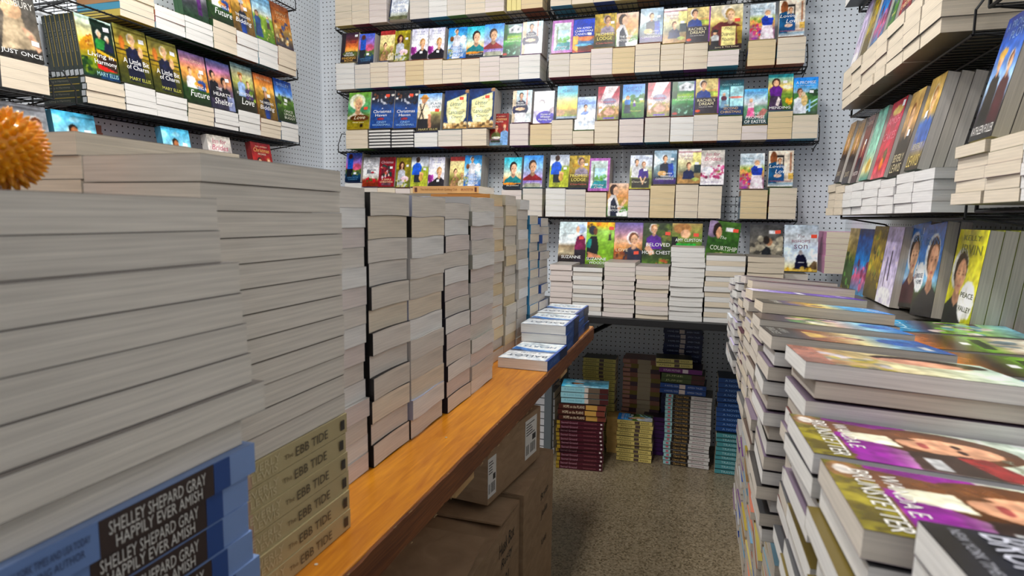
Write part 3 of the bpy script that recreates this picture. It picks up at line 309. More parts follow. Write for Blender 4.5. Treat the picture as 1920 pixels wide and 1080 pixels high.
 'fuller': dict(res=(48, 70), g=[(0, 0x28489c), (.3, 0x4a78c8), (.55, 0xa8c4e0), (.8, 0x383038), (1, 0x282428)], s=[('w', .3, .36, .1, 0xb89060, 0x1f2024, 0xd8b068, 0xe0b090, .88), ('e', .3, .3, .16, .04, 0xd0a858), ('w', .74, .4, .1, 0x6a4028, 0x4c2430, 0xe8e0dc, 0xe8bc9c, .88)], t=[('A PROVEN', .5, .08, .8, .07, 0x8ab0e8), ('PLOT', .6, .17, .5, .07, 0x8ab0e8), ('KATHLEEN FULLER', .5, .92, .9, .07, 0xe8e4e0)], sp=0x28242c, l='deep blue cover with a young couple'),
 'maroon': dict(g=[(0, 0x6a1c2c), (.6, 0x7a2434), (1, 0x3a1820)], s=[('w', .5, .45, .14, 0x2a1c1c, 0x22283c, None, 0xe0b090, .85)], t=[('CHRISTMAS', .5, .12, .8, .06, 0xe0c0b0), ('KINGSTON', .5, .86, .8, .06, 0xf0e4e0)], sp=0x4a1824, k=[(.7, .4, 0)], l='maroon cover with a dark suited figure'),
 'brownpair': dict(g=[(0, 0x8a6a44), (.4, 0xb08848), (.6, 0x4a3a30), (1, 0x28242a)], s=[('w', .5, .35, .15, 0xb08040, 0x3a3438, None, 0xdcb090, .9)], t=[('DAYS', .5, .85, .6, .08, 0xc8b898)], sp=0x3a2c24, l='dark brown cover with tawny figures'),
 'tealthin': dict(g=[(0, 0x7ab8a8), (.6, 0x9accb8), (.85, 0xe0d0a0), (1, 0x5a9a8c)], s=[('e', .6, .8, .2, .1, 0xd8b868)], sp=0x4a9a88, l='mint green cover with gold accent'),
 'redtitle': dict(res=(40, 60), g=[(0, 0xb02c48), (.5, 0xb83450), (.75, 0xc84a58), (1, 0xd87078)], s=[('e', .55, .14, .35, .06, 0xe8c878), ('e', .6, .72, .14, .1, 0x6a5a3c), ('e', .5, .82, .12, .08, 0xe08038)], t=[('AMISH', .5, .26, .8, .1, 0xe88898), ('CAKES', .5, .46, .8, .1, 0xe88898)], sp=0x9a2840, k=[(.86, .08, 0)], l='rosy red cover with a gold banner'),
 'irvin1': dict(res=(48, 70), g=[(0, 0x3a78c0), (.4, 0x5a9ad8), (.65, 0xb0cce4), (.72, 0x3a5c88), (.85, 0x4a5a34), (1, 0x28282c)], s=[('w', .42, .36, .28, 0x3a2c24, 0x4c2030, 0xdce0e8, 0xe4b898, .95), ('e', .82, .6, .22, .16, 0xeef2f6), ('e', .85, .5, .16, .1, 0xeef2f6)], t=[('IRVIN', .6, .18, .7, .07, 0x8ab4e4), ('GRACE', .8, .63, .34, .05, 0x8a3048), ('upside of', .8, .55, .26, .03, 0x5a6a88)], sp=0x24304c, k=[(.8, .1, 0)], l='blue cover, capped woman, most tilted'),
 'irvin2': dict(res=(48, 70), g=[(0, 0x2c6ab8), (.4, 0x4a8acc), (.6, 0x8ab8dc), (.75, 0x4a5a34), (1, 0x22242c)], s=[('w', .66, .38, .29, 0x5a3c2c, 0x22262c, 0xdce4ec, 0xe0ae90, .95), ('e', .16, .58, .22, .17, 0xeef2f6)], t=[('KELLY', .4, .08, .4, .05, 0x5a90d0), ('IRVIN', .5, .19, .6, .08, 0x5a90d0), ('BRIDGE', .17, .56, .3, .05, 0x4a5470), ('HOME', .17, .63, .24, .05, 0x4a5470)], sp=0x20283c, l='blue cover, woman and white oval'),
 'irvin3': dict(res=(48, 70), g=[(0, 0xd8d030), (.4, 0xe0d850), (.6, 0xd8d040), (.85, 0xa8b028), (1, 0x8a9820)], s=[('w', .34, .42, .25, 0x3a2c24, 0x28302c, 0xe8e8dc, 0xe0ae8c, 1), ('e', .72, .68, .26, .2, 0xf4f4ec), ('s', .6, .85, 1, 1, [0x8aa028, 0xc8c838], 10)], t=[('KELLY', .5, .08, .6, .05, 0x8a8c30), ('IRVIN', .55, .19, .7, .09, 0x8a8c30), ('PEACE', .72, .62, .42, .05, 0x5a6040), ('VALLEY', .72, .75, .42, .05, 0x5a6040)], sp=0x8a9028, l='bright yellow cover with a dark dressed woman'),
 'lilac': dict(g=[(0, 0xc8bce0), (.5, 0xd0c4e4), (1, 0xe4e0ee)], s=[('r', .5, .3, .56, .7, 0x3a3048), ('r', .3, .4, .34, .8, 0x3a3048), ('e', .5, .86, .4, .08, 0xf2f0f6)], sp=0xc0b4d8, l='lilac cover with dark upright marks'),
 'goldleaf': dict(g=[(0, 0x7a6828), (.5, 0xb09830), (1, 0x4a4424)], s=[('s', 0, 0, 1, 1, [0xd0b83c, 0x5a5424, 0x8a9038], 30, .07)], sp=0x4a4424, l='golden foliage cover'),
 'bluepink': dict(g=[(0, 0x244a8c), (.5, 0x2a7ab8), (.7, 0xc05a80), (1, 0x3a8ab0)], s=[('s', 0, .5, 1, .9, [0xd06a90, 0x38a0c8, 0x6a2c50], 16, .08)], sp=0x24508c, l='blue cover with pink blossom'),
 'greentan': dict(g=[(0, 0xd8c49c), (.35, 0x9a8a58), (.6, 0x3a5a34), (1, 0x2c3c24)], s=[('s', 0, .4, 1, 1, [0x5a8a48, 0x2a3a24, 0x7a6a3c], 20, .08)], sp=0x4a4c34, l='tan and green garden cover'),
 'brun_purple': dict(res=(110, 160), g=[(0, 0xe0f0e4), (.25, 0xe8f0dc), (.42, 0xe4ecd8), (.6, 0xb088a8), (.72, 0x98309c), (.84, 0x8a2c90), (.85, 0x7c7626), (1, 0x69641f)], s=[('p', [(0, .5), (.45, .42), (.5, .86), (0, .86)], 0x9a309c), ('e', .36, .42, .34, .3, 0x6a4628), ('e', .4, .4, .19, .2, 0xe8b494), ('e', .34, .36, .05, .018, 0x4a3024), ('e', .46, .36, .05, .018, 0x4a3024), ('e', .41, .5, .07, .02, 0xb0605c), ('p', [(.05, .9), (.15, .58), (.3, .5), (.4, .75), (.35, .9)], 0x7a5434), ('p', [(.3, .62), (.55, .6), (.5, .8), (.32, .82)], 0xf4f0d8), ('p', [(.55, .35), (1, .3), (1, .62), (.6, .6)], 0x4a3a34), ('p', [(.55, .3), (.95, .2), (1, .34), (.6, .42)], 0x9a3c3c), ('r', .72, .5, .95, .56, 0xd0d0d0), ('e', .16, .93, .16, .07, 0x8a6a48), ('e', .14, .94, .08, .035, 0xe4dcd4), ('r', .3, .86, 1, 1, 0x7f7628), ('s', .3, .86, 1, 1, [0x6a6020, 0x958b34], 30, .05)], t=[('Sister', .75, .14, .4, .06, 0x9a9a80, .3), ('by the bay', .72, .22, .45, .05, 0x9a9a80, .3), ('WANDA E.', .45, .8, .6, .06, 0xf0ece4), ('BRUNSTETTER', .55, .89, .85, .07, 0xf0ece4)], sp=0x6a5a24, l='purple and olive cover with a long haired woman'),
 'brun_navy': dict(res=(60, 90), g=[(0, 0x28304c), (.5, 0x1f2438), (.8, 0x2a2c38), (1, 0x2c2c30)], s=[('e', .5, .35, .4, .25, 0x3a4058)], t=[('WANDA E.', .5, .68, .7, .1, 0xd0d0dc), ('BRUNSTETTER', .5, .82, .92, .11, 0xd0d0dc), ('NEW YORK TIMES BESTSELLING AUTHOR', .5, .93, .9, .03, 0xa0a0a8)], sp=0x23242c, l='near black cover with large silver capitals'),
 'r_pink': dict(res=(70, 100), g=[(0, 0xd8ecdc), (.3, 0xe8ecd0), (.5, 0xe4d8b0), (.75, 0xb8a070), (1, 0x9a5a54)], s=[('e', .3, .35, .2, .24, 0xe8b094), ('e', .2, .3, .2, .28, 0x38241c), ('e', .32, .36, .16, .2, 0xe8b094), ('s', .3, .6, 1, .9, [0xd0c8d0, 0xb8a848, 0x8a8a7a], 24, .07), ('r', 0, .86, 1, 1, 0xa07060)], sp=0x7a4c48, l='cream cover with a face and rosy foot'),
 'r_brown': dict(res=(70, 100), g=[(0, 0x2a5aa0), (.25, 0x8ab4d0), (.45, 0xe4d8a8), (.7, 0x8a5034), (.84, 0x3c3430), (1, 0x302c2a)], s=[('e', .45, .2, .25, .12, 0x3a70b4), ('w', .5, .5, .12, 0x4a3020, 0xc8a860, 0xe8dcc8, 0xe4b494, .75), ('r', .6, .08, .85, .13, WHITE)], t=[('AMISH', .4, .88, .4, .05, 0x9a9890), ('BRIDES', .5, .95, .6, .05, 0x9a9890)], sp=0x302c2a, l='blue to brown cover with a white sticker'),
 'r_blue': dict(res=(60, 90), g=[(0, 0x3a78b8), (.25, 0x9ac8e0), (.45, 0xe8c8bc), (.65, 0xa8b068), (.78, 0x38304c), (1, 0x4a3830)], s=[('e', .4, .16, .25, .1, 0x3a70b0), ('s', .1, .45, .9, .75, [0xe8c0b0, 0xd8d8c0, 0x5a8a4c, 0x4a3868], 24, .08)], sp=0x4a3830, l='blue cover with pale figures in a meadow'),
 'r_gold': dict(res=(60, 90), g=[(0, 0x3a90d8), (.3, 0x6ab4e8), (.45, 0xe8dca0), (.6, 0xd0a848), (.75, 0x5a4c80), (.85, 0x4a4640), (1, 0x383630)], s=[('s', 0, .5, 1, .75, [0xd8b050, 0xa88838, 0x4a3c6c], 20, .07)], t=[('AMISH', .5, .1, .7, .09, 0xd0e8fa), ('SUMMER', .5, .86, .7, .06, 0xb8b4a8)], sp=0x383630, l='gold field cover under a bright blue sky'),
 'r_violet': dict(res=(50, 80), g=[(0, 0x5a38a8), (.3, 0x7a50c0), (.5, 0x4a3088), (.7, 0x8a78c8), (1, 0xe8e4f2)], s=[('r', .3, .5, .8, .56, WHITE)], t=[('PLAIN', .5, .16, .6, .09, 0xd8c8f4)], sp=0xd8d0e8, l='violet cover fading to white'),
 'r_maroon': dict(g=[(0, 0x4a2028), (.6, 0x5a2c34), (1, 0x8a8088)], sp=0x4a2430, l='dark maroon cover'),
 'r_greens': dict(res=(60, 90), g=[(0, 0xb8ccd0), (.25, 0xe4dcc8), (.4, 0xc8b8a0), (.55, 0x7aa83c), (.75, 0x4a3c30), (1, 0xc87a30)], s=[('r', .2, .5, .8, .58, 0x3a4424), ('r', .45, .62, .6, .68, WHITE), ('s', 0, .1, 1, .4, [0xe8dcc8, 0x8a9aa0], 12, .1)], sp=0x4a4830, l='green striped field cover with an orange foot'),
 'r_cyan': dict(res=(60, 90), g=[(0, 0x8ac0d4), (.3, 0x9ab870), (.5, 0x6a9a38), (.7, 0x38304c), (.85, 0x2a98c0), (1, 0x2c88b8)], s=[('s', 0, .2, 1, .7, [0x7aa848, 0x402030, 0xe0d0c8, 0x6a98a8], 24, .09)], t=[('CITY', .5, .9, .7, .1, 0xb8e0f0)], sp=0x2c5a78, l='green garden cover with a cyan foot'),
 'r_red': dict(res=(50, 80), g=[(0, 0x2c3034), (.3, 0x4a5a48), (.6, 0x5a6a50), (.75, 0xb02c28), (.92, 0xb83028), (1, 0xc08a48)], t=[('A SECRET', .5, .82, .6, .08, 0xe8c8c0)], sp=0x3a2c28, l='dark green cover with a red band'),
 'lost': dict(res=(50, 70), g=[(0, 0xe4ecf4), (.4, 0xf0f4f8), (.5, 0x2c3850), (.56, 0x88b0dc), (.62, 0xe8f0f6), (1, 0xdce8f0)], s=[('p', [(0, .5), (.6, .46), (1, .56), (1, .7), (.5, .58)], 0x4a80c0), ('r', 0, 0, .05, 1, 0x2a58a8)], t=[('BALLOT', .5, .2, .8, .1, 0x4a586c), ('a novel', .5, .36, .4, .05, 0x6a7888), ('HEARTS', .5, .76, .7, .1, 0x6a88a8)], sp=0x24509c, l='white cover crossed by a blue sweep'),
}
SHORT = {k: v for k, v in (s.split(':') for s in '''sunset:dark sunset cover;blueman:blue shirt cover;couple:cream couple cover;greengirl:olive woman cover;purpleman:blond man cover;bluehouse:stacked lettering cover;tealwoman:teal top cover;burgundywoman:burgundy top cover;farmhouse:green farmyard cover;navyapron:arms crossed cover;window:mauve bordered cover;candles:deep blue cover;lodge:golden autumn cover;matchmaker:amber side view cover;convenience:grey blue kitchen cover;kitchen:cream baking cover;rachel:cream title cover;naomi:tall gold cover;preacher:flower garden cover;lovina:two women cover;blondecap:sheer cap cover;haven:navy holiday cover;plainman:suspenders cover;letter:yellow letter cover;purplesnow:snow white cover;yellowsunset:teal yellow cover;snowgirl:blue glare-painted cover;redglow:red white cover;samuel:sunny meadow cover;secondxmas:teal window cover;easter:pink skirt cover;mending:purple blouse cover;fencegirl:lamb hugging cover;willis:silver berries cover;redxmas:crimson holiday cover;hatman:lime field cover;courting:courting couple cover;brides:pink bouquet cover;fisher:pale blue lettering;redtwins:brick red cover;harmony:stair women cover;charm:olive fence cover;future:sunset couple cover;shelter:violet dusk cover;founding:straw hat cover;bidding:orange dusk cover;buggy:blue sky cover;greyquilt:grey violet cover;greenfield:bright meadow cover;orangebarn:brown barn cover;justonce:muted brown cover;meadowcap:white cap cover;cloudman:cyan cloud cover;lewis1:tan black cover;lewis2:fair woman cover;fuller:young couple cover;maroon:maroon suit cover;brownpair:dark brown cover;tealthin:mint green cover;redtitle:rosy red cover;irvin1:tilted blue cover;irvin2:white oval cover;irvin3:bright yellow cover;lilac:lilac cover;goldleaf:golden foliage cover;bluepink:pink blossom cover;greentan:tan garden cover;brun_purple:purple olive cover;brun_navy:near black cover;r_pink:rosy foot cover;r_brown:blue brown cover;r_blue:pale meadow cover;r_gold:gold field cover;r_violet:violet white cover;r_maroon:dark maroon cover;r_greens:green striped cover;r_cyan:cyan foot cover;r_red:red band cover;lost:blue sweep cover'''.split(';'))}
BACK={
 'top':(2.255,[
  (-2.023,-1.917,2.407,0,None,0,0,0),
  (-1.917,-1.808,2.397,0,None,0,0,0),
  (-1.808,-1.699,2.387,0,None,0,0,0),
  (-1.56,-1.447,2.376,0,None,0,0,0),
  (-1.447,-1.341,2.366,0,None,0,0,0),
  (-1.341,-1.237,2.364,0,None,0,0,0),
  (-1.237,-1.127,2.36,0,None,0,0,0),
  (-1.127,-1.023,2.355,0,None,0,0,0),
  (-0.93,-0.817,2.347,0,None,0,0,0),
  (-0.777,-0.668,2.358,0,None,0,0,0),
  (-0.668,-0.559,2.347,0,None,0,0,0),
  (-0.559,-0.454,2.342,0,None,0,0,0),
  (-0.455,-0.349,2.339,0,None,0,0,0),
  (-0.349,-0.243,2.336,0,None,0,0,0),
  (-0.244,-0.137,2.331,0,None,0,0,0),
  (-0.138,-0.031,2.325,0,None,0,0,0),
  (-0.032,0.072,2.322,0,None,0,0,0),
  (0.176,0.281,2.313,0,None,0,0,0),
  (0.28,0.393,2.313,0,None,0,0,0),
 ]),
 'upper':(1.908,[
  (-2.03,-1.905,2.053,0,'sunset',-2.01,-1.886,1),
  (-1.905,-1.807,2.04,0,'blueman',-1.89,-1.792,4),
  (-1.807,-1.695,2.046,0,'couple',-1.755,-1.665,1),
  (-1.695,-1.589,2.04,0,'greengirl',-1.669,-1.571,2),
  (-1.589,-1.479,2.041,0,'purpleman',-1.561,-1.462,3),
  (-1.479,-1.369,2.039,0,'purpleman',-1.459,-1.365,4),
  (-1.369,-1.258,2.031,0,'bluehouse',-1.346,-1.235,2),
  (-1.258,-1.156,2.029,0,'tealwoman',-1.241,-1.133,2),
  (-1.156,-1.044,2.033,0,'burgundywoman',-1.142,-1.026,2),
  (-1.045,-0.94,2.023,0,'farmhouse',-1.035,-0.927,1),
  (-0.94,-0.825,2.029,0,'navyapron',-0.93,-0.819,5),
  (-0.78,-0.671,2.022,0,'window',-0.771,-0.661,2),
  (-0.671,-0.564,2.019,0,'candles',-0.661,-0.552,2),
  (-0.564,-0.456,2.036,0,'lodge',-0.553,-0.447,1),
  (-0.456,-0.348,2.032,0,'matchmaker',-0.447,-0.337,1),
  (-0.349,-0.224,2.043,0,'convenience',-0.338,-0.211,1),
  (-0.225,-0.116,2.033,0,'kitchen',-0.219,-0.109,1),
  (-0.116,-0.007,2.028,0,'rachel',-0.109,-0.002,2),
  (-0.008,0.132,1.979,1,'naomi',-0.003,0.141,1),
  (0.168,0.292,2.021,0,'preacher',0.163,0.292,2),
  (0.292,0.419,2.026,0,'lovina',0.293,0.412,2),
 ]),
 'middle':(1.572,[
  (-1.951,-1.807,1.675,1,'blondecap',-1.95,-1.802,1),
  (-1.807,-1.664,1.676,1,'haven',-1.799,-1.656,1),
  (-1.664,-1.523,1.672,1,'haven',-1.652,-1.512,1),
  (-1.523,-1.38,1.649,1,'plainman',-1.516,-1.37,3),
  (-1.38,-1.243,1.659,1,'letter',-1.354,-1.218,1),
  (-1.243,-1.099,1.661,1,'letter',-1.215,-1.067,6),
  (-0.985,-0.882,1.686,0,'navyapron',-0.978,-0.873,3),
  (-0.882,-0.759,1.677,0,'purpleglare',-0.864,-0.75,1),
  (-0.759,-0.648,1.697,0,'yellowsunset',-0.737,-0.631,1),
  (-0.648,-0.539,1.638,0,'glaregirl',-0.641,-0.536,1),
  (-0.539,-0.414,1.684,0,'redglare',-0.532,-0.414,1),
  (-0.415,-0.29,1.688,0,'samuel',-0.409,-0.289,1),
  (-0.29,-0.165,1.691,0,'redglare',-0.287,-0.167,1),
  (-0.165,-0.057,1.689,0,'farmhouse',-0.164,-0.055,1),
  (-0.057,0.054,1.696,0,'rachel',-0.055,0.055,1),
  (0.054,0.162,1.685,0,'secondxmas',0.055,0.163,1),
  (0.162,0.274,1.638,0,'easter',0.167,0.272,1),
  (0.274,0.38,1.699,0,'mending',0.27,0.376,1),
  (0.38,0.488,1.679,0,'fencegirl',0.379,0.482,1),
 ]),
 'lower':(1.203,[
  (-1.985,-1.875,1.383,0,'blueman',-1.988,-1.886,4),
  (-1.875,-1.771,1.357,0,'willis',-1.876,-1.772,1),
  (-1.771,-1.659,1.356,0,'redxmas',-1.772,-1.671,3),
  (-1.659,-1.566,1.352,0,'greengirl',-1.664,-1.574,1),
  (-1.566,-1.457,1.355,0,'hatman',-1.57,-1.465,1),
  (-1.457,-1.335,1.351,0,'purpleman',-1.462,-1.366,5),
  (-1.322,-1.244,1.351,0,'couple',-1.327,-1.252,1),
  (-1.244,-1.138,1.357,0,'bluehouse',-1.249,-1.15,5),
  (-1.028,-0.915,1.342,0,'tealwoman',-1.022,-0.924,3),
  (-0.909,-0.801,1.35,0,'burgundywoman',-0.912,-0.807,3),
  (-0.784,-0.678,1.35,0,'hatman',-0.769,-0.667,1),
  (-0.678,-0.573,1.345,0,'lodge',-0.667,-0.561,1),
  (-0.573,-0.465,1.33,0,'window',-0.566,-0.454,5),
  (-0.357,-0.252,1.341,0,'courting',-0.355,-0.245,1),
  (-0.252,-0.127,1.362,0,'convenience',-0.243,-0.123,1),
  (-0.127,-0.019,1.366,0,'kitchen',-0.123,-0.013,1),
  (-0.019,0.089,1.359,0,'brides',-0.015,0.095,1),
  (0.171,0.296,1.34,0,'preacher',0.157,0.282,1),
  (0.296,0.423,1.35,0,'lovina',0.282,0.409,2),
 ]),
}
LEFT_UP=(1.905,[
  (1.758,1.907,None,''),
  (1.907,2.051,1.994,''),
  (2.051,2.2,1.997,'greyquilt'),
  (2.2,2.338,2.027,'future'),
  (2.338,2.48,2.02,'bidding'),
  (2.48,2.621,2.022,'greenfield'),
  (2.621,2.762,2.029,'orangebarn'),
])
LEFT_MID=(1.572,[
  (1.61,1.758,1.662,'harmony'),
  (1.758,1.893,1.67,'charm'),
  (1.893,2.044,1.663,'charm'),
  (2.044,2.187,1.651,'future'),
  (2.187,2.332,1.652,'shelter'),
  (2.332,2.476,1.671,'founding'),
  (2.476,2.626,1.657,'bidding'),
  (2.626,2.764,1.663,'buggy'),
])
LEFT_FAR=(1.572,[
  (1.343,1.488,1.664,'justonce'),
])
LEFT_LOW=(1.23,[
  (1.343,1.502,1.549,'meadowcap'),
  (1.509,1.674,1.543,'cloudman'),
  (1.742,1.891,1.53,''),
  (1.915,2.059,1.529,''),
  (2.137,2.301,1.535,''),
  (2.403,2.57,1.486,''),
])
RIGHT_MID=(1.57,[
  (2.33,2.207,None,''),
  (2.207,2.085,None,''),
  (2.085,1.922,None,''),
  (1.922,1.816,None,''),
  (1.816,1.68,None,''),
  (1.68,1.561,None,''),
  (1.561,1.436,None,''),
])
RIGHT_LOW=(1.218,[
  (2.452,2.328,1.326,''),
  (2.328,2.197,1.315,''),
  (2.197,2.083,1.311,''),
  (2.083,1.949,1.312,''),
  (1.949,1.785,1.308,''),
  (1.785,1.651,1.303,''),
  (1.651,1.526,1.309,''),
  (1.526,1.402,1.307,''),
])
RIGHT_LOW2=(1.23,[
  (1.296,1.17,1.334,''),
  (1.17,1.051,1.332,''),
  (1.051,0.963,1.321,''),
])
TABLE=[
 (-0.648,-0.543,0.989),
 (-0.543,-0.407,0.981),
 (-0.404,-0.265,1.009),
 (-0.263,-0.12,0.995),
 (-0.118,0.024,1.083),
 (0.024,0.184,1.051),
 (0.188,0.332,1.051),
]
TSTAND=[
 (-0.681,-0.541,1.143,0.963,'a'),
 (-0.546,-0.399,1.146,0.957,'b'),
 (-0.409,-0.263,1.148,0.961,'c'),
 (-0.271,-0.129,1.15,0.966,'d'),
 (-0.134,0.011,1.158,0.971,'e'),
 (0.018,0.157,1.128,0.976,'f'),
 (0.217,0.36,1.142,0.983,'g'),
 (0.361,0.505,1.17,1.01,'h'),
]
# ------------------------------------------------------------------ books
UP = Matrix(((0, 0, 1, 0), (1, 0, 0, 0), (0, 1, 0, 0), (0, 0, 0, 1)))
TINT = dict(warm=0xe4d6c0, neutral=0xded6cc, white=0xeae8e4, tan=0xdfc9a0, grey=0xdad1c4, pink=0xe2d6d0)
def tint(k, j=0.03):
    c = lin(TINT[k]) if isinstance(k, str) else lin(k); f = 1+random.uniform(-j, j)
    return (c[0]*f, c[1]*f, c[2]*f, 1)
_bm = {}
def bend_z(x, w, kind):
    u = x/w
    return {0: 0.0, 1: .0016*math.cos(math.pi*u), 2: -.0016*math.cos(math.pi*u), 3: .0013*math.sin(2*math.pi*u)}[kind]
def book_meshes(w, h, t, bend=0, board=.0003, over=.0001):
    w, h, t = round(w, 3), round(h, 3), round(t*2, 3)/2
    k = (w, h, t, bend, board, over)
    if k in _bm: return _bm[k]
    xs = [-w/2+w*i/6 for i in range(7)] if bend else [-w/2, w/2]
    e = board
    prof = [(x, bend_z(x, w, bend)) for x in xs]
    outer = prof + [(x, z+t) for x, z in reversed(prof)]
    inner = [(x if i else x+e, z+t-e) for i, (x, z) in enumerate(prof)][::-1]
    innb = [(x if i else x+e, z+e) for i, (x, z) in enumerate(prof)]
    loop = prof + list(reversed(innb)) + inner[::-1] + [(x, z+t) for x, z in reversed(prof)]
    n = len(loop)
    V = [(x, 0, z) for x, z in loop] + [(x, h, z) for x, z in loop]
    F = [(i, i+n, (i+1) % n+n, (i+1) % n) for i in range(n)]
    m = len(prof)
    # end caps as strips: bottom board, top board, spine
    for off, fl in ((0, False), (n, True)):
        for i in range(m-1):
            a, b = i, i+1; c, d = 2*m-1-i, 2*m-2-i
            q = (a+off, b+off, d+off, c+off); F.append(q if not fl else q[::-1])
            a, b = 2*m+i, 2*m+i+1; c, d = n-1-i, n-2-i
            q = (a+off, b+off, d+off, c+off); F.append(q if not fl else q[::-1])
        q = (0+off, 2*m-1+off, 2*m+off, n-1+off); F.append(q if not fl else q[::-1])
    cover = mesh('cover', V, F, [COVER])
    V = []; F = []
    x1 = w/2-over
    ps = [(min(max(x, -w/2+e), x1), z) for x, z in prof]
    for y in (over, h-over):
        V += [(x, y, z+e) for x, z in ps] + [(x, y, z+t-e) for x, z in reversed(ps)]
    n = 2*m
    F = [(i, (i+1) % n, (i+1) % n+n, i+n) for i in range(n)]
    for i in range(m-1):
        F.append((i, n-1-i, n-2-i, i+1)); F.append((i+n, i+1+n, n-2-i+n, n-1-i+n))
    pages = mesh('pages', V, F, [PAPER])
    _bm[k] = (cover, pages); return _bm[k]

_sq = mesh('price_sticker', [(-.5, -.5, 0), (.5, -.5, 0), (.5, .5, 0), (-.5, .5, 0)], [(0, 1, 2, 3)], [plain(0xf0f2f6, .5, 0, 'sticker_white')])
_sqo = mesh('price_sticker', [(-.5, -.5, 0), (.5, -.5, 0), (.5, .5, 0), (-.5, .5, 0)], [(0, 1, 2, 3)], [plain(0xee4a2c, .5, 0, 'sticker_orange')])
_sqb = mesh('spine_label', [(-.5, -.5, 0), (.5, -.5, 0), (.5, .5, 0), (-.5, .5, 0)], [(0, 1, 2, 3)], [plain(0xd8dade, .5, 0, 'label_silver')])

def book(name, w, h, t, M, label, group, pages='neutral', cover=0x8a8078, bend=0, design=None, hard=False, cat='book'):
    """a book: local x width with the spine at -x, y height from the foot, z thickness with the front cover up"""
    o = bpy.data.objects.new(name, None); col.objects.link(o); o.empty_display_size = .02
    o.matrix_world = M; tag(o, label, cat, group)
    cm, pm = book_meshes(w, h, t, bend, .0024 if hard else .0003, .003 if hard else .0001)
    c = obj('cover', cm, o); cc = lin(cover); c.color = (*cc, 1)
    p = obj('pages', pm, o); p.color = tint(pages)
    if design:
        d = DESIGN[design]
        fc = obj('front_cover', art_mesh(design), o)
        fc.matrix_local = T(0, 0, t+.0004) @ Matrix.Diagonal((w, h, 1, 1))
        if d.get('t'): obj('lettering', text_mesh(d['t'], design), fc, T(0, 0, .0005))
        for sx, sy, kd in d.get('k', ()):
            s = obj('price_sticker', _sqo if kd else _sq, fc)
            s.matrix_local = T(sx-.5, 1-sy, .0009) @ RZ(random.uniform(-4, 4)) @ Matrix.Diagonal((.17, .075, 1, 1))
    return o
def spine_text(root, w, h, t, parts):
    """print on the spine of a flat book; parts: (text, start, end, height share, colour, vertical centre) along the spine from the head"""
    V = []; F = []; MI = []; mats = []
    for li, (s, a, b, hs, c, vc) in enumerate(parts):
        zl = li*.0008
        m = plain(c, .4, 0, 'print_ink')
        if m not in mats: mats.append(m)
        k = len(V)
        if s is None:                                   # a printed colour block
            V += [(a, vc-hs/2, zl), (b, vc-hs/2, zl), (b, vc+hs/2, zl), (a, vc+hs/2, zl)]; F.append((k, k+1, k+2, k+3)); MI.append(mats.index(m)); continue
        v, f = text_geo(s)
        V += [(p[0]*(b-a)+(a+b)/2, p[1]*hs+vc, zl+.0004) for p in v]; F += [tuple(i+k for i in q) for q in f]; MI += [mats.index(m)]*len(f)
    # print space: x runs head to foot, y up the thickness
    pts = [(-w/2-.0004-z*.3, h-x*h, y*t) for x, y, z in V]
    key = ('spine', round(w, 3), round(h, 3), round(t, 4), tuple(parts))
    if key not in _bm: _bm[key] = mesh('spine_print', pts, F, mats, MI)
    cv = [c for c in root.children if c.name.startswith('cover')][0]
    return obj('spine_print', _bm[key], cv)

ORD = ['topmost', 'second', 'third', 'fourth', 'fifth', 'sixth', 'seventh', 'eighth', 'ninth', 'tenth', 'eleventh', 'twelfth', 'thirteenth', 'fourteenth', 'fifteenth', 'sixteenth', 'seventeenth', 'eighteenth', 'nineteenth', 'twentieth', 'twenty-first', 'twenty-second', 'twenty-third', 'twenty-fourth', 'twenty-fifth', 'twenty-sixth', 'twenty-seventh']
def ordinal(i, n):
    if n > 1 and i == n-1: return 'lowest'
    return ORD[i] if i == 0 else ORD[i]+' down'
COVERS = [0x8a2038, 0xc8b048, 0x3450a0, 0xa87848, 0x8aa4b4, 0xd8c888, 0x6a9a48, 0x7a3a8a, 0x38486a, 0xc8b8a4, 0x3a90b0, 0xa85c38]
MMW, MMH, TRW, TRH = .104, .170, .137, .211

def flat_stack(name, n, w, h, M0, thick, what, group, tints, covers=None, jit=.002, rot=1.0, bend=0, tiltx=0.0, tilty=0.0, spine=None, hard=False, fade=False, top_design=None, rots=None, flip=(), offs=None):
    """books lying one on another; M0 places the foot-edge middle of the lowest"""
    z = 0.0; out = []
    for i in range(n):
        t = thick[i % len(thick)] if isinstance(thick, (list, tuple)) else thick
        k = (i+1)/n; gap = (math.radians(abs(tilty))*w/2+math.radians(abs(tiltx))*h)/n*1.7; t -= gap
        L = T(random.uniform(-jit, jit)+(offs[i][0] if offs else 0), random.uniform(-jit, jit)+(offs[i][1] if offs else 0), z) @ RZ(random.uniform(-rot, rot)+(rots[i] if rots else 0)) @ RX(tiltx*k) @ RY(tilty*k)
        if i in flip: L = L @ T(0, h, 0) @ RZ(180)
        cv = covers[i % len(covers)] if covers else random.choice(COVERS)
        tn = tints[i % len(tints)] if len(tints) > 1 else tints[0]
        lab = f'{ordinal(n-1-i, n)} {what}' if n > 1 else what
        b = book(name, w, h, t, M0 @ L, lab, group, tn, cv, bend, top_design if (i == n-1) else None, hard)
        if spine and i not in (spine.get('skip') or ()): spine_text(b, w, h, t, spine['p'])
        z += t+gap+.00015; out.append(b)
    return out, z

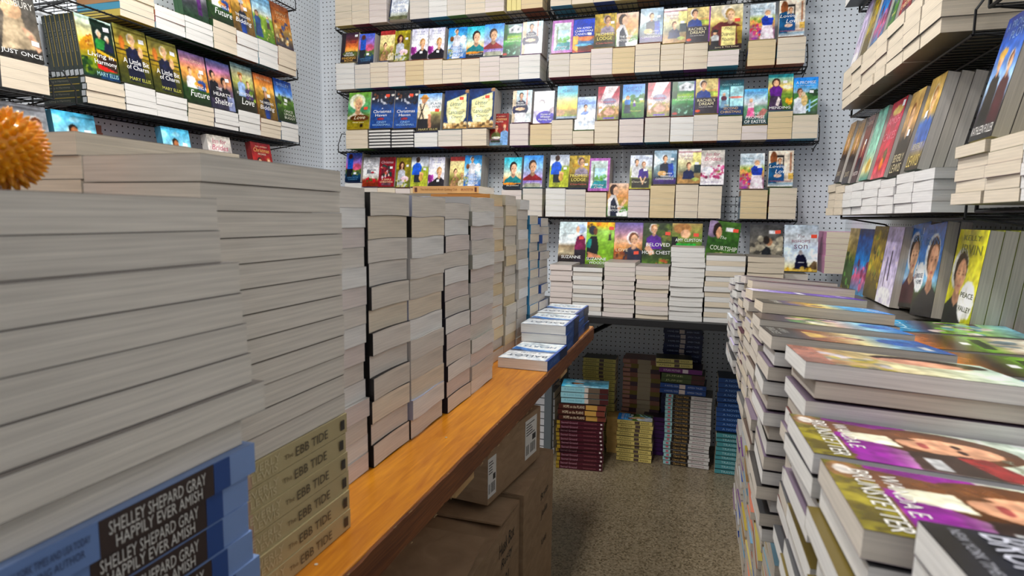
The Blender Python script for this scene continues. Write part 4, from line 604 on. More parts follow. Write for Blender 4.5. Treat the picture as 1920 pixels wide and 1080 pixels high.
def face_out(design, w, h, x, M_place, copies, label, group, lean=12, t=.022):
    """upright books leaning back, cover outward; M_place: origin at the front foot, outward = -y"""
    d = DESIGN[design]; out = []
    for k in range(copies):
        M = M_place @ T(x, t*1.03*(k+1)/math.sin(math.radians(90-lean))+.002, 0) @ RX(90-lean)
        if k == 0: b = book('display_paperback', w, h, t, M, label, group, 'neutral', d['sp'], 0, design)
        else: b = book('spare_paperback', w, h, t, M, spare_label(design, label.rsplit(',', 1)[-1].strip(), k, copies-1, label), 'spare copies behind display books', random.choice(['grey', 'neutral']), d['sp'])
        out.append(b)
    return out
_lab = {}
def spare_label(d, where, k, n, label):
    w = {'first': ' first', 'second': ' second'}.get(label.split(',')[-2].strip().split(' ')[0], '') if label.count(',') > 1 else ''
    if label.startswith('second '): w = ' second'
    pos = '' if n == 1 else ORD[k-1].replace('topmost', 'first')+' '
    return f'{pos}spare copy behind the{w} {SHORT[d]}, {where}'

# ------------------------------------------------------------------ the room
def structure(name, me, **kw):
    o = obj(name, me); o['kind'] = 'structure'
    for k, v in kw.items(): o[k] = v
    return o
XL, XR, YB, YF = -2.243, .665, 3.288, -1.6
def make_peg():
    m, n, l, b = new_mat('pegboard')
    tc = node(n, 'ShaderNodeTexCoord'); sp = node(n, 'ShaderNodeSeparateXYZ'); l.new(tc.outputs['UV'], sp.inputs[0])
    ds = []
    for ax, off in (('X', .0115), ('Y', .0055)):
        a = node(n, 'ShaderNodeMath', operation='ADD'); a.inputs[1].default_value = 50+off; l.new(sp.outputs[ax], a.inputs[0])
        q = node(n, 'ShaderNodeMath', operation='DIVIDE'); q.inputs[1].default_value = .0254; l.new(a.outputs[0], q.inputs[0])
        f = node(n, 'ShaderNodeMath', operation='FRACT'); l.new(q.outputs[0], f.inputs[0])
        s = node(n, 'ShaderNodeMath', operation='SUBTRACT'); s.inputs[1].default_value = .5; l.new(f.outputs[0], s.inputs[0])
        p = node(n, 'ShaderNodeMath', operation='POWER'); p.inputs[1].default_value = 2; l.new(s.outputs[0], p.inputs[0]); ds.append(p)
    a = node(n, 'ShaderNodeMath', operation='ADD'); l.new(ds[0].outputs[0], a.inputs[0]); l.new(ds[1].outputs[0], a.inputs[1])
    lt = node(n, 'ShaderNodeMath', operation='LESS_THAN'); lt.inputs[1].default_value = .13**2; l.new(a.outputs[0], lt.inputs[0])
    mx = node(n, 'ShaderNodeMix', data_type='RGBA'); l.new(lt.outputs[0], mx.inputs['Factor'])
    mx.inputs['A'].default_value = (*lin(0xdfe5ec), 1); mx.inputs['B'].default_value = (*lin(0x15171a), 1)
    l.new(mx.outputs['Result'], b.inputs['Base Color']); b.inputs['Roughness'].default_value = .45
    bp = node(n, 'ShaderNodeBump', invert=True); bp.inputs['Distance'].default_value = .003; bp.inputs['Strength'].default_value = .6
    l.new(lt.outputs[0], bp.inputs['Height']); l.new(bp.outputs['Normal'], b.inputs['Normal'])
    return m
PEG = make_peg()
def wall_mesh(name, pts, uvs):
    me = mesh(name, pts, [(0, 1, 2, 3)], [PEG]); uv = me.uv_layers.new(name='UVMap')
    for i, c in enumerate(uvs): uv.data[i].uv = c
    return me
structure('wall_back', wall_mesh('wall_back', [(XL, YB, 0), (XR, YB, 0), (XR, YB, CEIL), (XL, YB, CEIL)], [(XL, 0), (XR, 0), (XR, CEIL), (XL, CEIL)]))
structure('wall_left', wall_mesh('wall_left', [(XL, YF, 0), (XL, YB, 0), (XL, YB, CEIL), (XL, YF, CEIL)], [(YF, 0), (YB, 0), (YB, CEIL), (YF, CEIL)]))
structure('wall_right', wall_mesh('wall_right', [(XR, YB, 0), (XR, YF, 0), (XR, YF, CEIL), (XR, YB, CEIL)], [(-YB, 0), (-YF, 0), (-YF, CEIL), (-YB, CEIL)]))
structure('ceiling', mesh('ceiling', [(XL, YF, CEIL), (XL, YB, CEIL), (XR, YB, CEIL), (XR, YF, CEIL)], [(0, 1, 2, 3)], [plain(0xe8e8e6, .8, 0, 'ceiling_paint')]))
def make_floor():
    m, n, l, b = new_mat('polished_concrete')
    tc = node(n, 'ShaderNodeTexCoord')
    v = node(n, 'ShaderNodeTexVoronoi'); v.inputs['Scale'].default_value = 170; l.new(tc.outputs['Object'], v.inputs['Vector'])
    r = node(n, 'ShaderNodeValToRGB'); l.new(v.outputs['Color'], r.inputs[0])
    e = r.color_ramp.elements; e[0].position = .1; e[0].color = (*lin(0x544936), 1); e[1].position = .9; e[1].color = (*lin(0x8d8069), 1)
    x = e.new(.45); x.color = (*lin(0x786b55), 1)
    ns = node(n, 'ShaderNodeTexNoise'); ns.inputs['Scale'].default_value = 3; ns.inputs['Detail'].default_value = 5; l.new(tc.outputs['Object'], ns.inputs['Vector'])
    mr = node(n, 'ShaderNodeMapRange'); mr.inputs[3].default_value = .75; mr.inputs[4].default_value = 1.2; l.new(ns.outputs['Fac'], mr.inputs[0])
    mx = node(n, 'ShaderNodeMix', data_type='RGBA', blend_type='MULTIPLY'); mx.inputs['Factor'].default_value = 1
    l.new(r.outputs['Color'], mx.inputs['A']); l.new(mr.outputs[0], mx.inputs['B']); l.new(mx.outputs['Result'], b.inputs['Base Color'])
    b.inputs['Roughness'].default_value = .32
    return m
structure('floor', mesh('floor', [(XL, YF, 0), (XR, YF, 0), (XR, YB, 0), (XL, YB, 0)], [(0, 1, 2, 3)], [make_floor()]))

def lamp(x, y, lx, ly, watt, which):
    o = bpy.data.objects.new('ceiling_light', None); col.objects.link(o); o.location = (x, y, CEIL-.06)
    tag(o, f'white LED ceiling panel {which}', 'lamp', 'ceiling LED panels')
    fr = MB()
    for a in ((-lx/2, lx/2, -ly/2, -ly/2+.02), (-lx/2, lx/2, ly/2-.02, ly/2), (-lx/2, -lx/2+.02, -ly/2, ly/2), (lx/2-.02, lx/2, -ly/2, ly/2)): fr.box(a[0], a[1], a[2], a[3], 0, .055)
    obj('frame', fr.mesh('frame', [plain(0xe0e0e0, .4, 0, 'lamp_frame')]), o)
    m, n, l, b = new_mat('lit_diffuser'); b.inputs['Emission Color'].default_value = (1, .985, .955, 1); b.inputs['Emission Strength'].default_value = watt
    obj('diffuser', mesh('diffuser', [(-lx/2+.02, -ly/2+.02, .01), (-lx/2+.02, ly/2-.02, .01), (lx/2-.02, ly/2-.02, .01), (lx/2-.02, -ly/2+.02, .01)], [(0, 1, 2, 3)], [m]), o)
lamp(-.42, 1.35, .25, 1.2, LAMP_WATT, 'above the aisle between the tables')
lamp(-1.3, 1.35, .25, 1.2, LAMP_WATT, 'above the wooden plank shelf')
lamp(-.8, -.9, .25, 1.2, LAMP_WATT*.35, 'over the shop behind the plank end')

# ------------------------------------------------------------------ wire racks
def rack(L, depth, M, label, sag=0.0):
    """wire shelf: local x along the wall, -y outward, z up; origin at the wall"""
    o = bpy.data.objects.new('wire_rack', None); col.objects.link(o); o.matrix_world = M; tag(o, label, 'rack', 'black wire book racks')
    d = MB(); n = max(2, int(L/.0254))
    for i in range(n+1):
        x = L*i/n; d.bar((x, -.004, -.006), (x, -depth, -.006), .0016, n=4)
    dk = obj('deck_wires', d.mesh('deck_wires', [BLACK]), o); dk['kind'] = 'stuff'
    for i, y in enumerate((-.01, -depth*.5, -depth)):
        r = MB().bar((0, y, -.0105), (L, y, -.0105), .003); obj('rail', r.mesh('rail', [BLACK]), o)
    lip = MB().bar((0, -depth-.001, -.0105), (L, -depth-.001, -.0105), .0034); lip.bar((0, -depth-.002, .012), (0, -depth-.002, -.0105), .0025); obj('front_lip', lip.mesh('front_lip', [BLACK]), o)
    for x in (0, L):
        e = MB(); pts = [(x, -.004, .11), (x, -depth*.75, .1), (x, -depth, .035), (x, -depth, -.0105), (x, -.004, -.0105)]
        for a, b in zip(pts, pts[1:]): e.bar(a, b, .0025)
        e.bar((x, -.004, -.0105), (x, -.004, .11), .0025); obj('end_frame', e.mesh('end_frame', [BLACK]), o)
        h = MB().bar((x, -.02, -.03), (x, -depth*.9, -.0105), .003).bar((x, -.004, -.04), (x, -.02, -.03), .003); obj('bracket', h.mesh('bracket', [BLACK]), o)
    bk = MB()
    for z in (.03, .07, .11): bk.bar((0, -.0013, z), (L, -.0013, z), .0011, n=4)
    for i in range(int(L/.05)+1): bk.bar((.05*i, -.0013, 0), (.05*i, -.0013, .11), .001, n=4)
    b = obj('back_wires', bk.mesh('back_wires', [BLACK]), o); b['kind'] = 'stuff'
    return o
ROWNAME = {'top': 'top back rack', 'upper': 'upper back rack', 'middle': 'middle back rack', 'lower': 'lower back rack'}
for rn, (zb, cols) in BACK.items():
    for x0, x1, side in ((-2.04, -.990 if rn == 'middle' else -.797, 'beside the wall corner'), (-.988 if rn == 'middle' else -.789, .50 if rn == 'middle' else .43, 'nearer the side shelves')):
        rack(x1-x0, .148, T(x0, YB, zb), f'black wire rack, {ROWNAME[rn].replace(" back rack","")} row of back wall, {side}')
seen = {}
def uniq(rn, des):
    k = (rn, des); seen[k] = seen.get(k, 0)+1; return seen[k]
TN = ['warm', 'warm', 'neutral', 'warm', 'pink', 'white', 'warm', 'tan', 'neutral', 'pink']
for rn, (zb, cols) in BACK.items():
    cnt = {}
    for c in cols: cnt[c[4]] = cnt.get(c[4], 0)+1
    for ci, (x0, x1, zt, tr, des, c0, c1, cop) in enumerate(cols):
        if des == 'purpleglare': x0 += .008
        w = x1-x0-.0015; h = TRH if tr else MMH; cx = (x0+x1)/2
        yf = YB-.008-(.205 if tr else MMH)
        hgt = zt-zb; n = max(2, min(5, round(hgt/.027)))
        hard = des == 'haven'
        if hard: n = 6
        if rn == 'top': n = 3 if x0 > -.46 else 4
        k = uniq(rn, des) if des else 0
        what = (f'cover showing {DESIGN[des]["l"]}' if des else '')
        twin = '' if not des or cnt[des] == 1 else (', first of two' if k == 1 else ', second of two')
        if des: w_lab = f'flat book under {SHORT[des]}{twin}, {rn} back rack'
        else: w_lab = f'flat book in {["first","second","third","fourth","fifth","sixth","seventh","eighth","ninth","tenth","eleventh","twelfth","thirteenth","fourteenth","fifteenth","sixteenth","seventeenth","eighteenth","nineteenth"][ci]} stack from corner, top back rack'
        t = hgt/n-.0004
        tn = 'white' if hard else TN[(ci*3+len(rn)) % len(TN)]
        if des in ('preacher', 'lovina'): tn = 'tan' if des == 'preacher' else 'warm'
        flat_stack('rack_hardcover' if hard else 'rack_paperback', n, min(w, TRW if tr else .118), h-.006 if tr else h, T(cx, yf, zb+.0005), t, w_lab, 'flat books on the back racks', [tn], covers=[0x1c2028] if hard else None, jit=.0004, rot=.25, bend=0, hard=hard)
        if des:
            cw = min(max(c1-c0, .09), .142 if tr else .108); ch = TRH if tr else MMH
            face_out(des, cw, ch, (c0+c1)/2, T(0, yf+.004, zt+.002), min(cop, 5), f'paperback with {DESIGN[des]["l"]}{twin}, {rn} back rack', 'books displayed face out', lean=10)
# books standing straight on the rack floor
face_out('fisher', .112, MMH, -1.632, T(0, 3.105, 2.256), 2, 'paperback with white cover and pale blue lettering, top back rack', 'books displayed face out', lean=16)
face_out('redtwins', .1, MMH, -1.048, T(0, 3.11, 1.573), 2, 'paperback with brick red cover and a pair of faces, middle back rack', 'books displayed face out', lean=9)
face_out('matchmaker', .106, MMH, -.41, T(0, 3.108, 1.204), 2, 'paperback with amber cover standing low between stacks, lower back rack', 'books displayed face out', lean=9)
for i in range(3):
    b = book('upright_paperback', .104, MMH, .024, T(-1.01+.026*i, 3.172, 2.256) @ UP, f'{["first","second","third"][i]} of three upright yellow spined paperbacks, top back rack', 'yellow spined upright books', 'warm', 0xd8c878)

# ------------------------------------------------------------------ side wall racks
LW = T(XL, 0, 0) @ RZ(90)      # local x -> +Y, local -y -> +X
def left_cols(tab, row, n, group='books on the side wall racks'):
    zb, cols = tab; seenl = {}
    for ci, (ya, yb, zt, des) in enumerate(cols):
        zt = zt or zb+.1; cx = (ya+yb)/2; h = .203
        if des: seenl[des] = seenl.get(des, 0)+1
        twin = ', second copy' if des and seenl[des] == 2 else ''
        nm = SHORT[des] if des else f'{["first", "second", "third", "fourth", "fifth", "sixth"][ci]} column'
        t = (zt-zb)/n-.0004
        cv = [DESIGN[des]['sp']] if des else None
        st, _ = flat_stack('side_paperback', n, yb-ya-.003, h, LW @ T(cx, -.0065-h, zb+.0005), t, f'flat book under {nm}{twin}, {row} far side wall rack', group, ['white' if ci % 3 else 'warm'], covers=cv, rot=.5)
        if des == 'charm' and not twin:
            for b in st: obj('spine_label', _sqb, b, T(-(yb-ya-.003)/2-.0005, .012, t/2) @ RY(-90) @ Matrix.Diagonal((t*.7, .022, 1, 1)))
        if des:
            cop = 7 if des == 'harmony' else 2
            d = DESIGN[des]
            fo = face_out(des, .136, TRH, cx, LW @ T(0, -h, zt+.002), cop, f'paperback with {DESIGN[des]["l"]}{twin}, {row} far side wall rack', group, lean=9, t=.021)
            if des == 'harmony':
                for b in fo+st: spine_text(b, .136 if b in fo else yb-ya-.003, TRH if b in fo else h, .021 if b in fo else t, ((None, 0, .84, .13, 0xa8902c, .93), ('Living in Harmony', .12, .62, .4, 0x8e8a78, .45), (None, .9, .99, .8, 0xc4c8cc, .5)))
rack(1.2, .205, LW @ T(1.575, 0, 1.905), 'black wire rack, upper row of far side wall')
rack(1.2, .205, LW @ T(1.575, 0, 1.572), 'black wire rack, middle row of far side wall')
rack(1.2, .205, LW @ T(1.575, 0, 2.25), 'black wire rack, top row of far side wall')
rack(.5, .205, LW @ T(1.0, 0, 1.572), 'short black wire rack beside the muted brown cover')
rack(1.75, .205, LW @ T(.99, 0, 1.23), 'long black wire rack, lowest row of far side wall')
left_cols(LEFT_UP, 'upper', 4); left_cols(LEFT_MID, 'middle', 4); left_cols(LEFT_FAR, 'middle', 3)
for ci, (ya, yb, zt, des) in enumerate(LEFT_LOW[1]):
    cx = (ya+yb)/2
    nm = SHORT[des] if des else ['rust spines', 'sky blue cover', 'plum cover', 'brown cover'][ci-2]
    flat_stack('side_paperback', 4, .14, .2, LW @ T(cx, -.205, 1.2305), .023, f'flat book below {nm}, lowest far side wall rack', 'books on the side wall racks', ['white'])
    if des: face_out(des, .15, TRH, cx, LW @ T(0, -.2, 1.326), 2, f'paperback with {nm}, lowest far side wall rack', 'books on the side wall racks', lean=9)
    elif ci == 2:
        flat_stack('side_paperback', 7, .137, .2, LW @ T(cx-.1, -.07, 1.33) @ RZ(90), .026, 'rust spined book in the stack on the lowest far side wall rack', 'books on the side wall racks', ['warm'], covers=[0x6a3424], spine=dict(p=((None, .1, .6, .4, 0xa06048, .5),)))
    else:
        dd = [0, 0, 0, 'cloudman', 'brides', 'redtwins'][ci]
        book('display_paperback', .137, TRH, .03, LW @ T(cx, -.2, 1.326) @ RX(80) @ T(0, 0, 0), f'paperback with {nm}, top edge showing, lowest far side wall rack', 'books on the side wall racks', 'white', DESIGN[dd]['sp'], 0, dd)

RW = T(XR-.02, 0, 0) @ RZ(-90)      # local x -> -Y, local -y -> -X
def right_cols(tab, row, des_list, n, h=.205, cop=3):
    zb, cols = tab
    for ci, (ya, yb, zt, _) in enumerate(cols):
        zt = zt or zb+.12; cy = (ya+yb)/2; des = des_list[ci]
        nm = SHORT[des] if des else f'{ORD[ci] if ci else "first"} column'
        if des and des in des_list[:ci]: nm = 'second '+nm
        t = (zt-zb)/n-.0004
        flat_stack('side_paperback', n, abs(ya-yb)-.004, h, RW @ T(-cy, -.0075-h, zb+.0005), t, f'flat book under {nm}, {row} near side wall rack', 'books on the side wall racks', ['white', 'warm'][ci < 2 or row == 'middle':][:1], rot=.8, jit=.003, covers=[0x6a6048, 0x3a3c44, 0x7a5a64, 0x2c4440, 0x8a8040])
        if des: face_out(des, abs(ya-yb)-.036, TRH, -cy-.016, RW @ T(0, -h+.004, zt+.002), cop, f'{"second " if nm.startswith("second") else ""}paperback with {DESIGN[des]["l"]}, {row} near side wall rack', 'books on the side wall racks', lean=12, t=.024)
right_cols(RIGHT_LOW, 'lower', ['brownpair', 'brownpair', 'maroon', 'tealthin', 'redtitle', 'lewis1', 'lewis2', None], 4)
right_cols(RIGHT_LOW2, 'lower', ['fuller', None, None], 5, cop=2)
right_cols(RIGHT_MID, 'middle', ['lilac', 'goldleaf', 'bluepink', 'samuel', 'redxmas', 'letter', None], 4, cop=2)
rack(1.085, .16, RW @ T(-2.465, 0, 1.218), 'black wire rack, lower row of near side wall by the pegboard gap')
rack(.9, .16, RW @ T(-1.33, 0, 1.23), 'black wire rack, lower row of near side wall, close by')
rack(1.0, .16, RW @ T(-2.425, 0, 1.57), 'black wire rack, middle row of near side wall by the pegboard gap')
rack(.9, .16, RW @ T(-1.36, 0, 1.60), 'black wire rack, middle row of near side wall, close by')
rack(1.0, .16, RW @ T(-2.42, 0, 1.92), 'black wire rack, upper row of near side wall')
for i in range(2):
    flat_stack('side_paperback', 3, .137, .205, RW @ T(-2.33+.142*i, -.2125, 1.9205), .026, f'flat book in {["first", "second"][i]} column, upper near side wall rack', 'books on the side wall racks', ['white'], covers=[0x2c3438])
for i in range(4):
    flat_stack('side_paperback', 4, .137, .205, RW @ T(-1.26+.142*i, -.2125, 1.6005), .026, f'flat book in {["first", "second", "third", "fourth"][i]} close column, middle near side wall rack', 'books on the side wall racks', ['white'], covers=[0x77706c])
# ------------------------------------------------------------------ the wooden plank shelf and its stacks
def make_wood(name, a, b_, rough, scale=(1, 9, 9), bands=14):
    m, n, l, b = new_mat(name)
    tc = node(n, 'ShaderNodeTexCoord'); mp = node(n, 'ShaderNodeMapping'); mp.inputs['Scale'].default_value = scale; l.new(tc.outputs['Object'], mp.inputs['Vector'])
    ns = node(n, 'ShaderNodeTexNoise'); ns.inputs['Scale'].default_value = bands; ns.inputs['Detail'].default_value = 6; ns.inputs['Distortion'].default_value = 1.2; l.new(mp.outputs['Vector'], ns.inputs['Vector'])
    ns2 = node(n, 'ShaderNodeTexNoise'); ns2.inputs['Scale'].default_value = 4; l.new(tc.outputs['Object'], ns2.inputs['Vector'])
    ad = node(n, 'ShaderNodeMath', operation='MULTIPLY_ADD'); ad.inputs[1].default_value = .7; l.new(ns.outputs['Fac'], ad.inputs[0])
    sc2 = node(n, 'ShaderNodeMath', operation='MULTIPLY'); sc2.inputs[1].default_value = .3; l.new(ns2.outputs['Fac'], sc2.inputs[0]); l.new(sc2.outputs[0], ad.inputs[2])
    r = node(n, 'ShaderNodeValToRGB'); l.new(ad.outputs[0], r.inputs[0])
    r.color_ramp.elements[0].position = .34; r.color_ramp.elements[0].color = (*lin(a), 1)
    r.color_ramp.elements[1].position = .66; r.color_ramp.elements[1].color = (*lin(b_), 1)
    l.new(r.outputs['Color'], b.inputs['Base Color']); b.inputs['Roughness'].default_value = rough
    return m
HONEY = make_wood('honey_varnish', 0xa8600f, 0xd2891c, .3, (14, 1.2, 9), 7)
EDGE = make_wood('plywood_edge', 0x532810, 0x8f5428, .6, (3, 1.5, 60), 6)
PINE = make_wood('raw_pine', 0xb88f5c, 0xd8b884, .6, (10, 2, 10), 6)
pk = bpy.data.objects.new('plank_shelf', None); col.objects.link(pk); pk.location = (-.365, 0, 0)
tag(pk, 'long honey varnished wooden plank shelf carrying the tall book stacks', 'shelf')
PZ = EYE-.4
e = obj('board', MB().box(-.66, 0, -.35, 2.21, PZ-.05, PZ).mesh('board', [HONEY]), pk); bevel(e, .002)
V = []; F = []; ny = 120                                              # worn front edge: chipped along its top and foot
for i in range(ny+1):
    y = -.35+2.56*i/ny; ch = max(0, random.gauss(0, .0016)); ch2 = max(0, random.gauss(0, .0022))
    V += [(.0004, y, PZ-.0008-ch), (.0028, y, PZ-.0035-ch*1.3), (.0028, y, PZ-.0465+ch2), (.0004, y, PZ-.0498+ch2)]
for i in range(ny):
    for k in range(3): F.append((4*i+k, 4*i+k+1, 4*i+k+5, 4*i+k+4))
obj('front_edge', mesh('front_edge', V, F, [EDGE]), pk)
V = []; F = []
for i in range(60):                                                   # pale chips where the varnish is gone
    y = random.uniform(.2, 2.2); l_ = random.uniform(.003, .02); z = random.choice([PZ-.0012, PZ-.049]) ; k = len(V); hh = random.uniform(.0008, .003)
    V += [(.0034, y, z), (.0034, y+l_, z-.0006), (.0034, y+l_*.7, z-hh if z > PZ-.02 else z+hh), (.0034, y+.002, z-hh*.5 if z > PZ-.02 else z+hh*.5)]; F.append((k, k+1, k+2, k+3))
ck = obj('worn_chips', mesh('worn_chips', V, F, [plain(0xc8a878, .7, 0, 'bare_wood')]), pk); ck['kind'] = 'stuff'
for y in (.93, 1.76, .42):
    s = obj('bearer', MB().box(-.5, -.02, y, y+.09, PZ-.088, PZ-.0505).mesh('bearer', [PINE]), pk); bevel(s, .002)
for (x, y) in ((-.6, 2.1), (-.6, .0), (-.25, -.2)):
    obj('leg', MB().box(x-.018, x+.018, y-.018, y+.018, 0, PZ-.0505).mesh('leg', [plain(0x8a949c, .4, .5, 'steel_post')]), pk)
for (x, y) in ((-.04, .56), (-.052, .59), (-.06, .98)):
    obj('screw_head', MB().bar((x, y, PZ), (x, y, PZ+.0006), .0022, n=10).mesh('screw_head', [plain(0xd8d0c0, .4, .6, 'screw')]), pk)

SR = RZ(90)                            # foot edge towards the aisle
def plank_stack(i, y0, y1, xf, ztop, n, tints, covers, what, bend, **kw):
    w = y1-y0-.005; h = kw.pop('h', TRH); H = EYE+ztop-PZ; t = H/n-.0004
    return flat_stack('shelf_paperback', n, w, h, T(xf, (y0+y1)/2, PZ+.0008) @ SR, t, what, 'tall stacks on the plank shelf', tints, covers, kw.pop('jit', .0035), kw.pop('rot', 1.2), bend, **kw)
BK = [0x17171a]
# nearest stack: blue printed spines below, fore-edges above
SB = T(-.36, .305, PZ+.0008)
blue = (('SHELLEY SHEPARD GRAY', .36, .74, .36, 0xd8d4cc, .68), ('HAPPILY EVER AMISH', .38, .72, .34, 0xd8d4cc, .28), ('NEW YORK TIMES AND USA TODAY', .06, .3, .2, 0x2a3450, .7), ('BESTSELLING AUTHOR', .06, .28, .2, 0x2a3450, .4))
blk = ((None, .0, .33, .98, 0x6a86b8, .5), (None, .33, .78, .98, 0x3a2c28, .5), (None, .78, .86, .98, 0x2a4a88, .5))
z = 0.0
for i in range(16):
    spine_out = i < 8; t = .0253; k = 15-i
    jx = [0, .004, -.004, .01, .006, .002, .0, .012, -.006, .018, .004, .0, .0, -.004, -.03, -.03][i] if i < 16 else 0
    jy = [.0, .004, .0, .002, -.004, -.006, -.004, .0, -.006, .012, .004, .002, -.002, -.002, -.01, -.012][i]
    M = SB @ T(jx*.4, jy, z) @ (RZ(180) @ T(TRW/2, -TRH/2, 0) if spine_out else T(-TRW/2, -TRH/2, 0))
    lab = f'{ordinal(k, 16)} book of the nearest plank stack, {"blue printed spine" if spine_out else "grey page edges outward"}'
    b = book('shelf_paperback', TRW, TRH, t, M, lab, 'tall stacks on the plank shelf', 'grey', 0x7d97c6 if spine_out else 0x5a5450)
    if spine_out: spine_text(b, TRW, TRH, t, blk+blue)
    z += t+.0004
BALL_Z = PZ+.0008+z
# second stack: tan printed spines, then fore-edges
ebb = ((None, 0, .2, .98, 0xb89a80, .5), ('BEVERLY', .14, .4, .32, 0xcfc29a, .7), ('LEWIS', .2, .38, .32, 0xcfc29a, .32), ('The', .43, .5, .22, 0x6a5c40, .5), ('EBB TIDE', .52, .8, .42, 0x4a4436, .5), (None, .925, .965, .5, 0x33332f, .5))
z = 0.0
for i in range(18):
    so = i < 6; t = .0247; k = 17-i
    jy = random.uniform(-.002, .002); jx = [.004, .003, .001, .001, 0, 0][i] if so else random.uniform(-.003, .001)
    M = T(-.418+jx, .54+jy, PZ+.0008+z) @ (RZ(180) @ T(TRW/2, -.1075, 0) if so else T(-TRW/2, -.1075, 0))
    b = book('shelf_paperback', TRW, .215, t, M, f'{ordinal(k, 18)} book of the second plank stack, {"tan printed spine" if so else "page edges outward"}', 'tall stacks on the plank shelf', 'grey' if not so else 'warm', 0xb5a67c if so else 0x6a6258)
    if so: spine_text(b, TRW, .215, t, ebb)
    z += t+.0004
plank_stack(2, .672, .812, -.485, .043, 15, ['pink', 'white', 'neutral'], [0xb8b4b0], 'book of the third plank stack, squeezed behind the tan spines', 0)
plank_stack(3, .814, .945, -.48, .037, 12, ['neutral', 'neutral', 'warm', 'grey'], BK, 'book of the fourth plank stack, black spines at its side', 1, rot=.9)
plank_stack(4, .947, 1.093, -.478, .037, 12, ['neutral', 'white', 'warm', 'grey'], [0x18181b, 0x9aa0b8, 0xc0bcb8, 0xc0bcb8, 0xc0bcb8], 'book of the fifth plank stack, bluish smear on one edge', 3, rot=.9)
plank_stack(5, 1.097, 1.233, -.478, .028, 13, ['neutral', 'pink', 'white'], [0x1c1826], 'book of the sixth plank stack, dark lettered spines', 1, rot=.9)
plank_stack(6, 1.236, 1.392, -.476, .045, 14, ['white', 'neutral', 'pink'], [0x8a8a80, 0xc0bcb8, 0x232a20], 'book of the seventh plank stack, ending the first row', 3, rot=.9)
plank_stack(7, 1.40, 1.515, -.535, .05, 14, ['grey', 'warm', 'neutral'], [0xa87838], 'book of the eighth plank stack, orange brown spines, set back', 0, h=.17)
plank_stack(8, 1.518, 1.628, -.53, .062, 15, ['grey', 'grey', 'tan', 'warm'], [0xb07c3c], 'book of the ninth plank stack, small and yellowed', 0, h=.17)
plank_stack(9, 1.63, 1.74, -.525, .064, 16, ['grey', 'tan', 'warm', 'grey'], [0xb0a894], 'book of the tenth plank stack, small mixed cream', 0, h=.17)
plank_stack(10, 1.742, 1.85, -.52, .055, 15, ['grey', 'neutral', 'white'], [0xb8b4ac], 'book of the eleventh plank stack, its top book pushed out', 0, h=.17)
plank_stack(11, 1.853, 1.963, -.515, .008, 14, ['grey', 'warm'], [0x3a86b0], 'book of the twelfth plank stack, light blue spines', 0, h=.17)
plank_stack(12, 1.966, 2.08, -.51, .0, 14, ['grey', 'neutral'], [0x3a90b8, 0x2a4a88], 'book of the last plank stack, blue spines at the end', 0, h=.17, rot=4, jit=.008)
# second row behind
flat_stack('shelf_paperback', 7, TRW, .24, T(-.76, .60, PZ+.0008+.31) @ T(TRW/2, -.12, 0), .0245, 'book of the stack behind the second plank stack', 'tall stacks on the plank shelf', ['warm'], covers=[0x5a544c])
flat_stack('shelf_paperback', 12, TRW, .24, T(-.76, .60, PZ+.0008) @ T(TRW/2, -.12, 0), .0255, 'lower book hidden behind the second plank stack', 'tall stacks on the plank shelf', ['warm'], covers=[0x5a544c])
b = book('shelf_paperback', TRW, .21, .021, T(-.722, 1.66, EYE+.0662) @ RZ(90) @ T(TRW/2, -.105, 0), 'orange spined paperback lying across the tops of the plank stacks', 'tall stacks on the plank shelf', 'neutral', 0xcfa066)
spine_text(b, TRW, .21, .021, (('The Half-Stitched Amish Quilting Club', .12, .68, .4, 0x8a5a30, .5), ('BRUNSTETTER', .74, .92, .3, 0x8a3a30, .5), (None, .03, .07, .6, 0x5a3028, .5), (None, .94, .97, .6, 0x5a3028, .5)))
flat_stack('shelf_paperback', 16, .137, .17, T(-.715, 1.72, PZ+.0008) @ SR, .0289, 'book of the hidden stack below the orange spined book', 'tall stacks on the plank shelf', ['grey'], [0x8a8478])
# white and blue books lying at the plank's far end
def end_pile(x, y, n, lab, g):
    for i in range(n):
        b = book('shelf_paperback', TRW, .215, .027, T(x+random.uniform(-.003, .003), y+.215/2, PZ+.0008+.0276*i) @ RZ(180+random.uniform(-2, 2)) @ T(0, -.1075, 0), f'{ordinal(n-1-i, n)} {lab}' if n > 1 else lab, 'white and blue books at the plank end', 'white', 0x24509c, 0, 'lost' if i == n-1 else None)
        spine_text(b, TRW, .215, .027, (('LOST HEARTS', .1, .5, .4, 0x7aa0d8, .5), (None, .6, 1, .98, 0x1c2c50, .5)))
end_pile(-.43, 1.50, 1, 'single white and blue book lying on the bare plank', 0)
end_pile(-.435, 1.72, 3, 'white and blue book in the short pile of three on the plank', 0)
end_pile(-.445, 1.95, 3, 'white and blue book in the furthest pile on the plank end', 0)

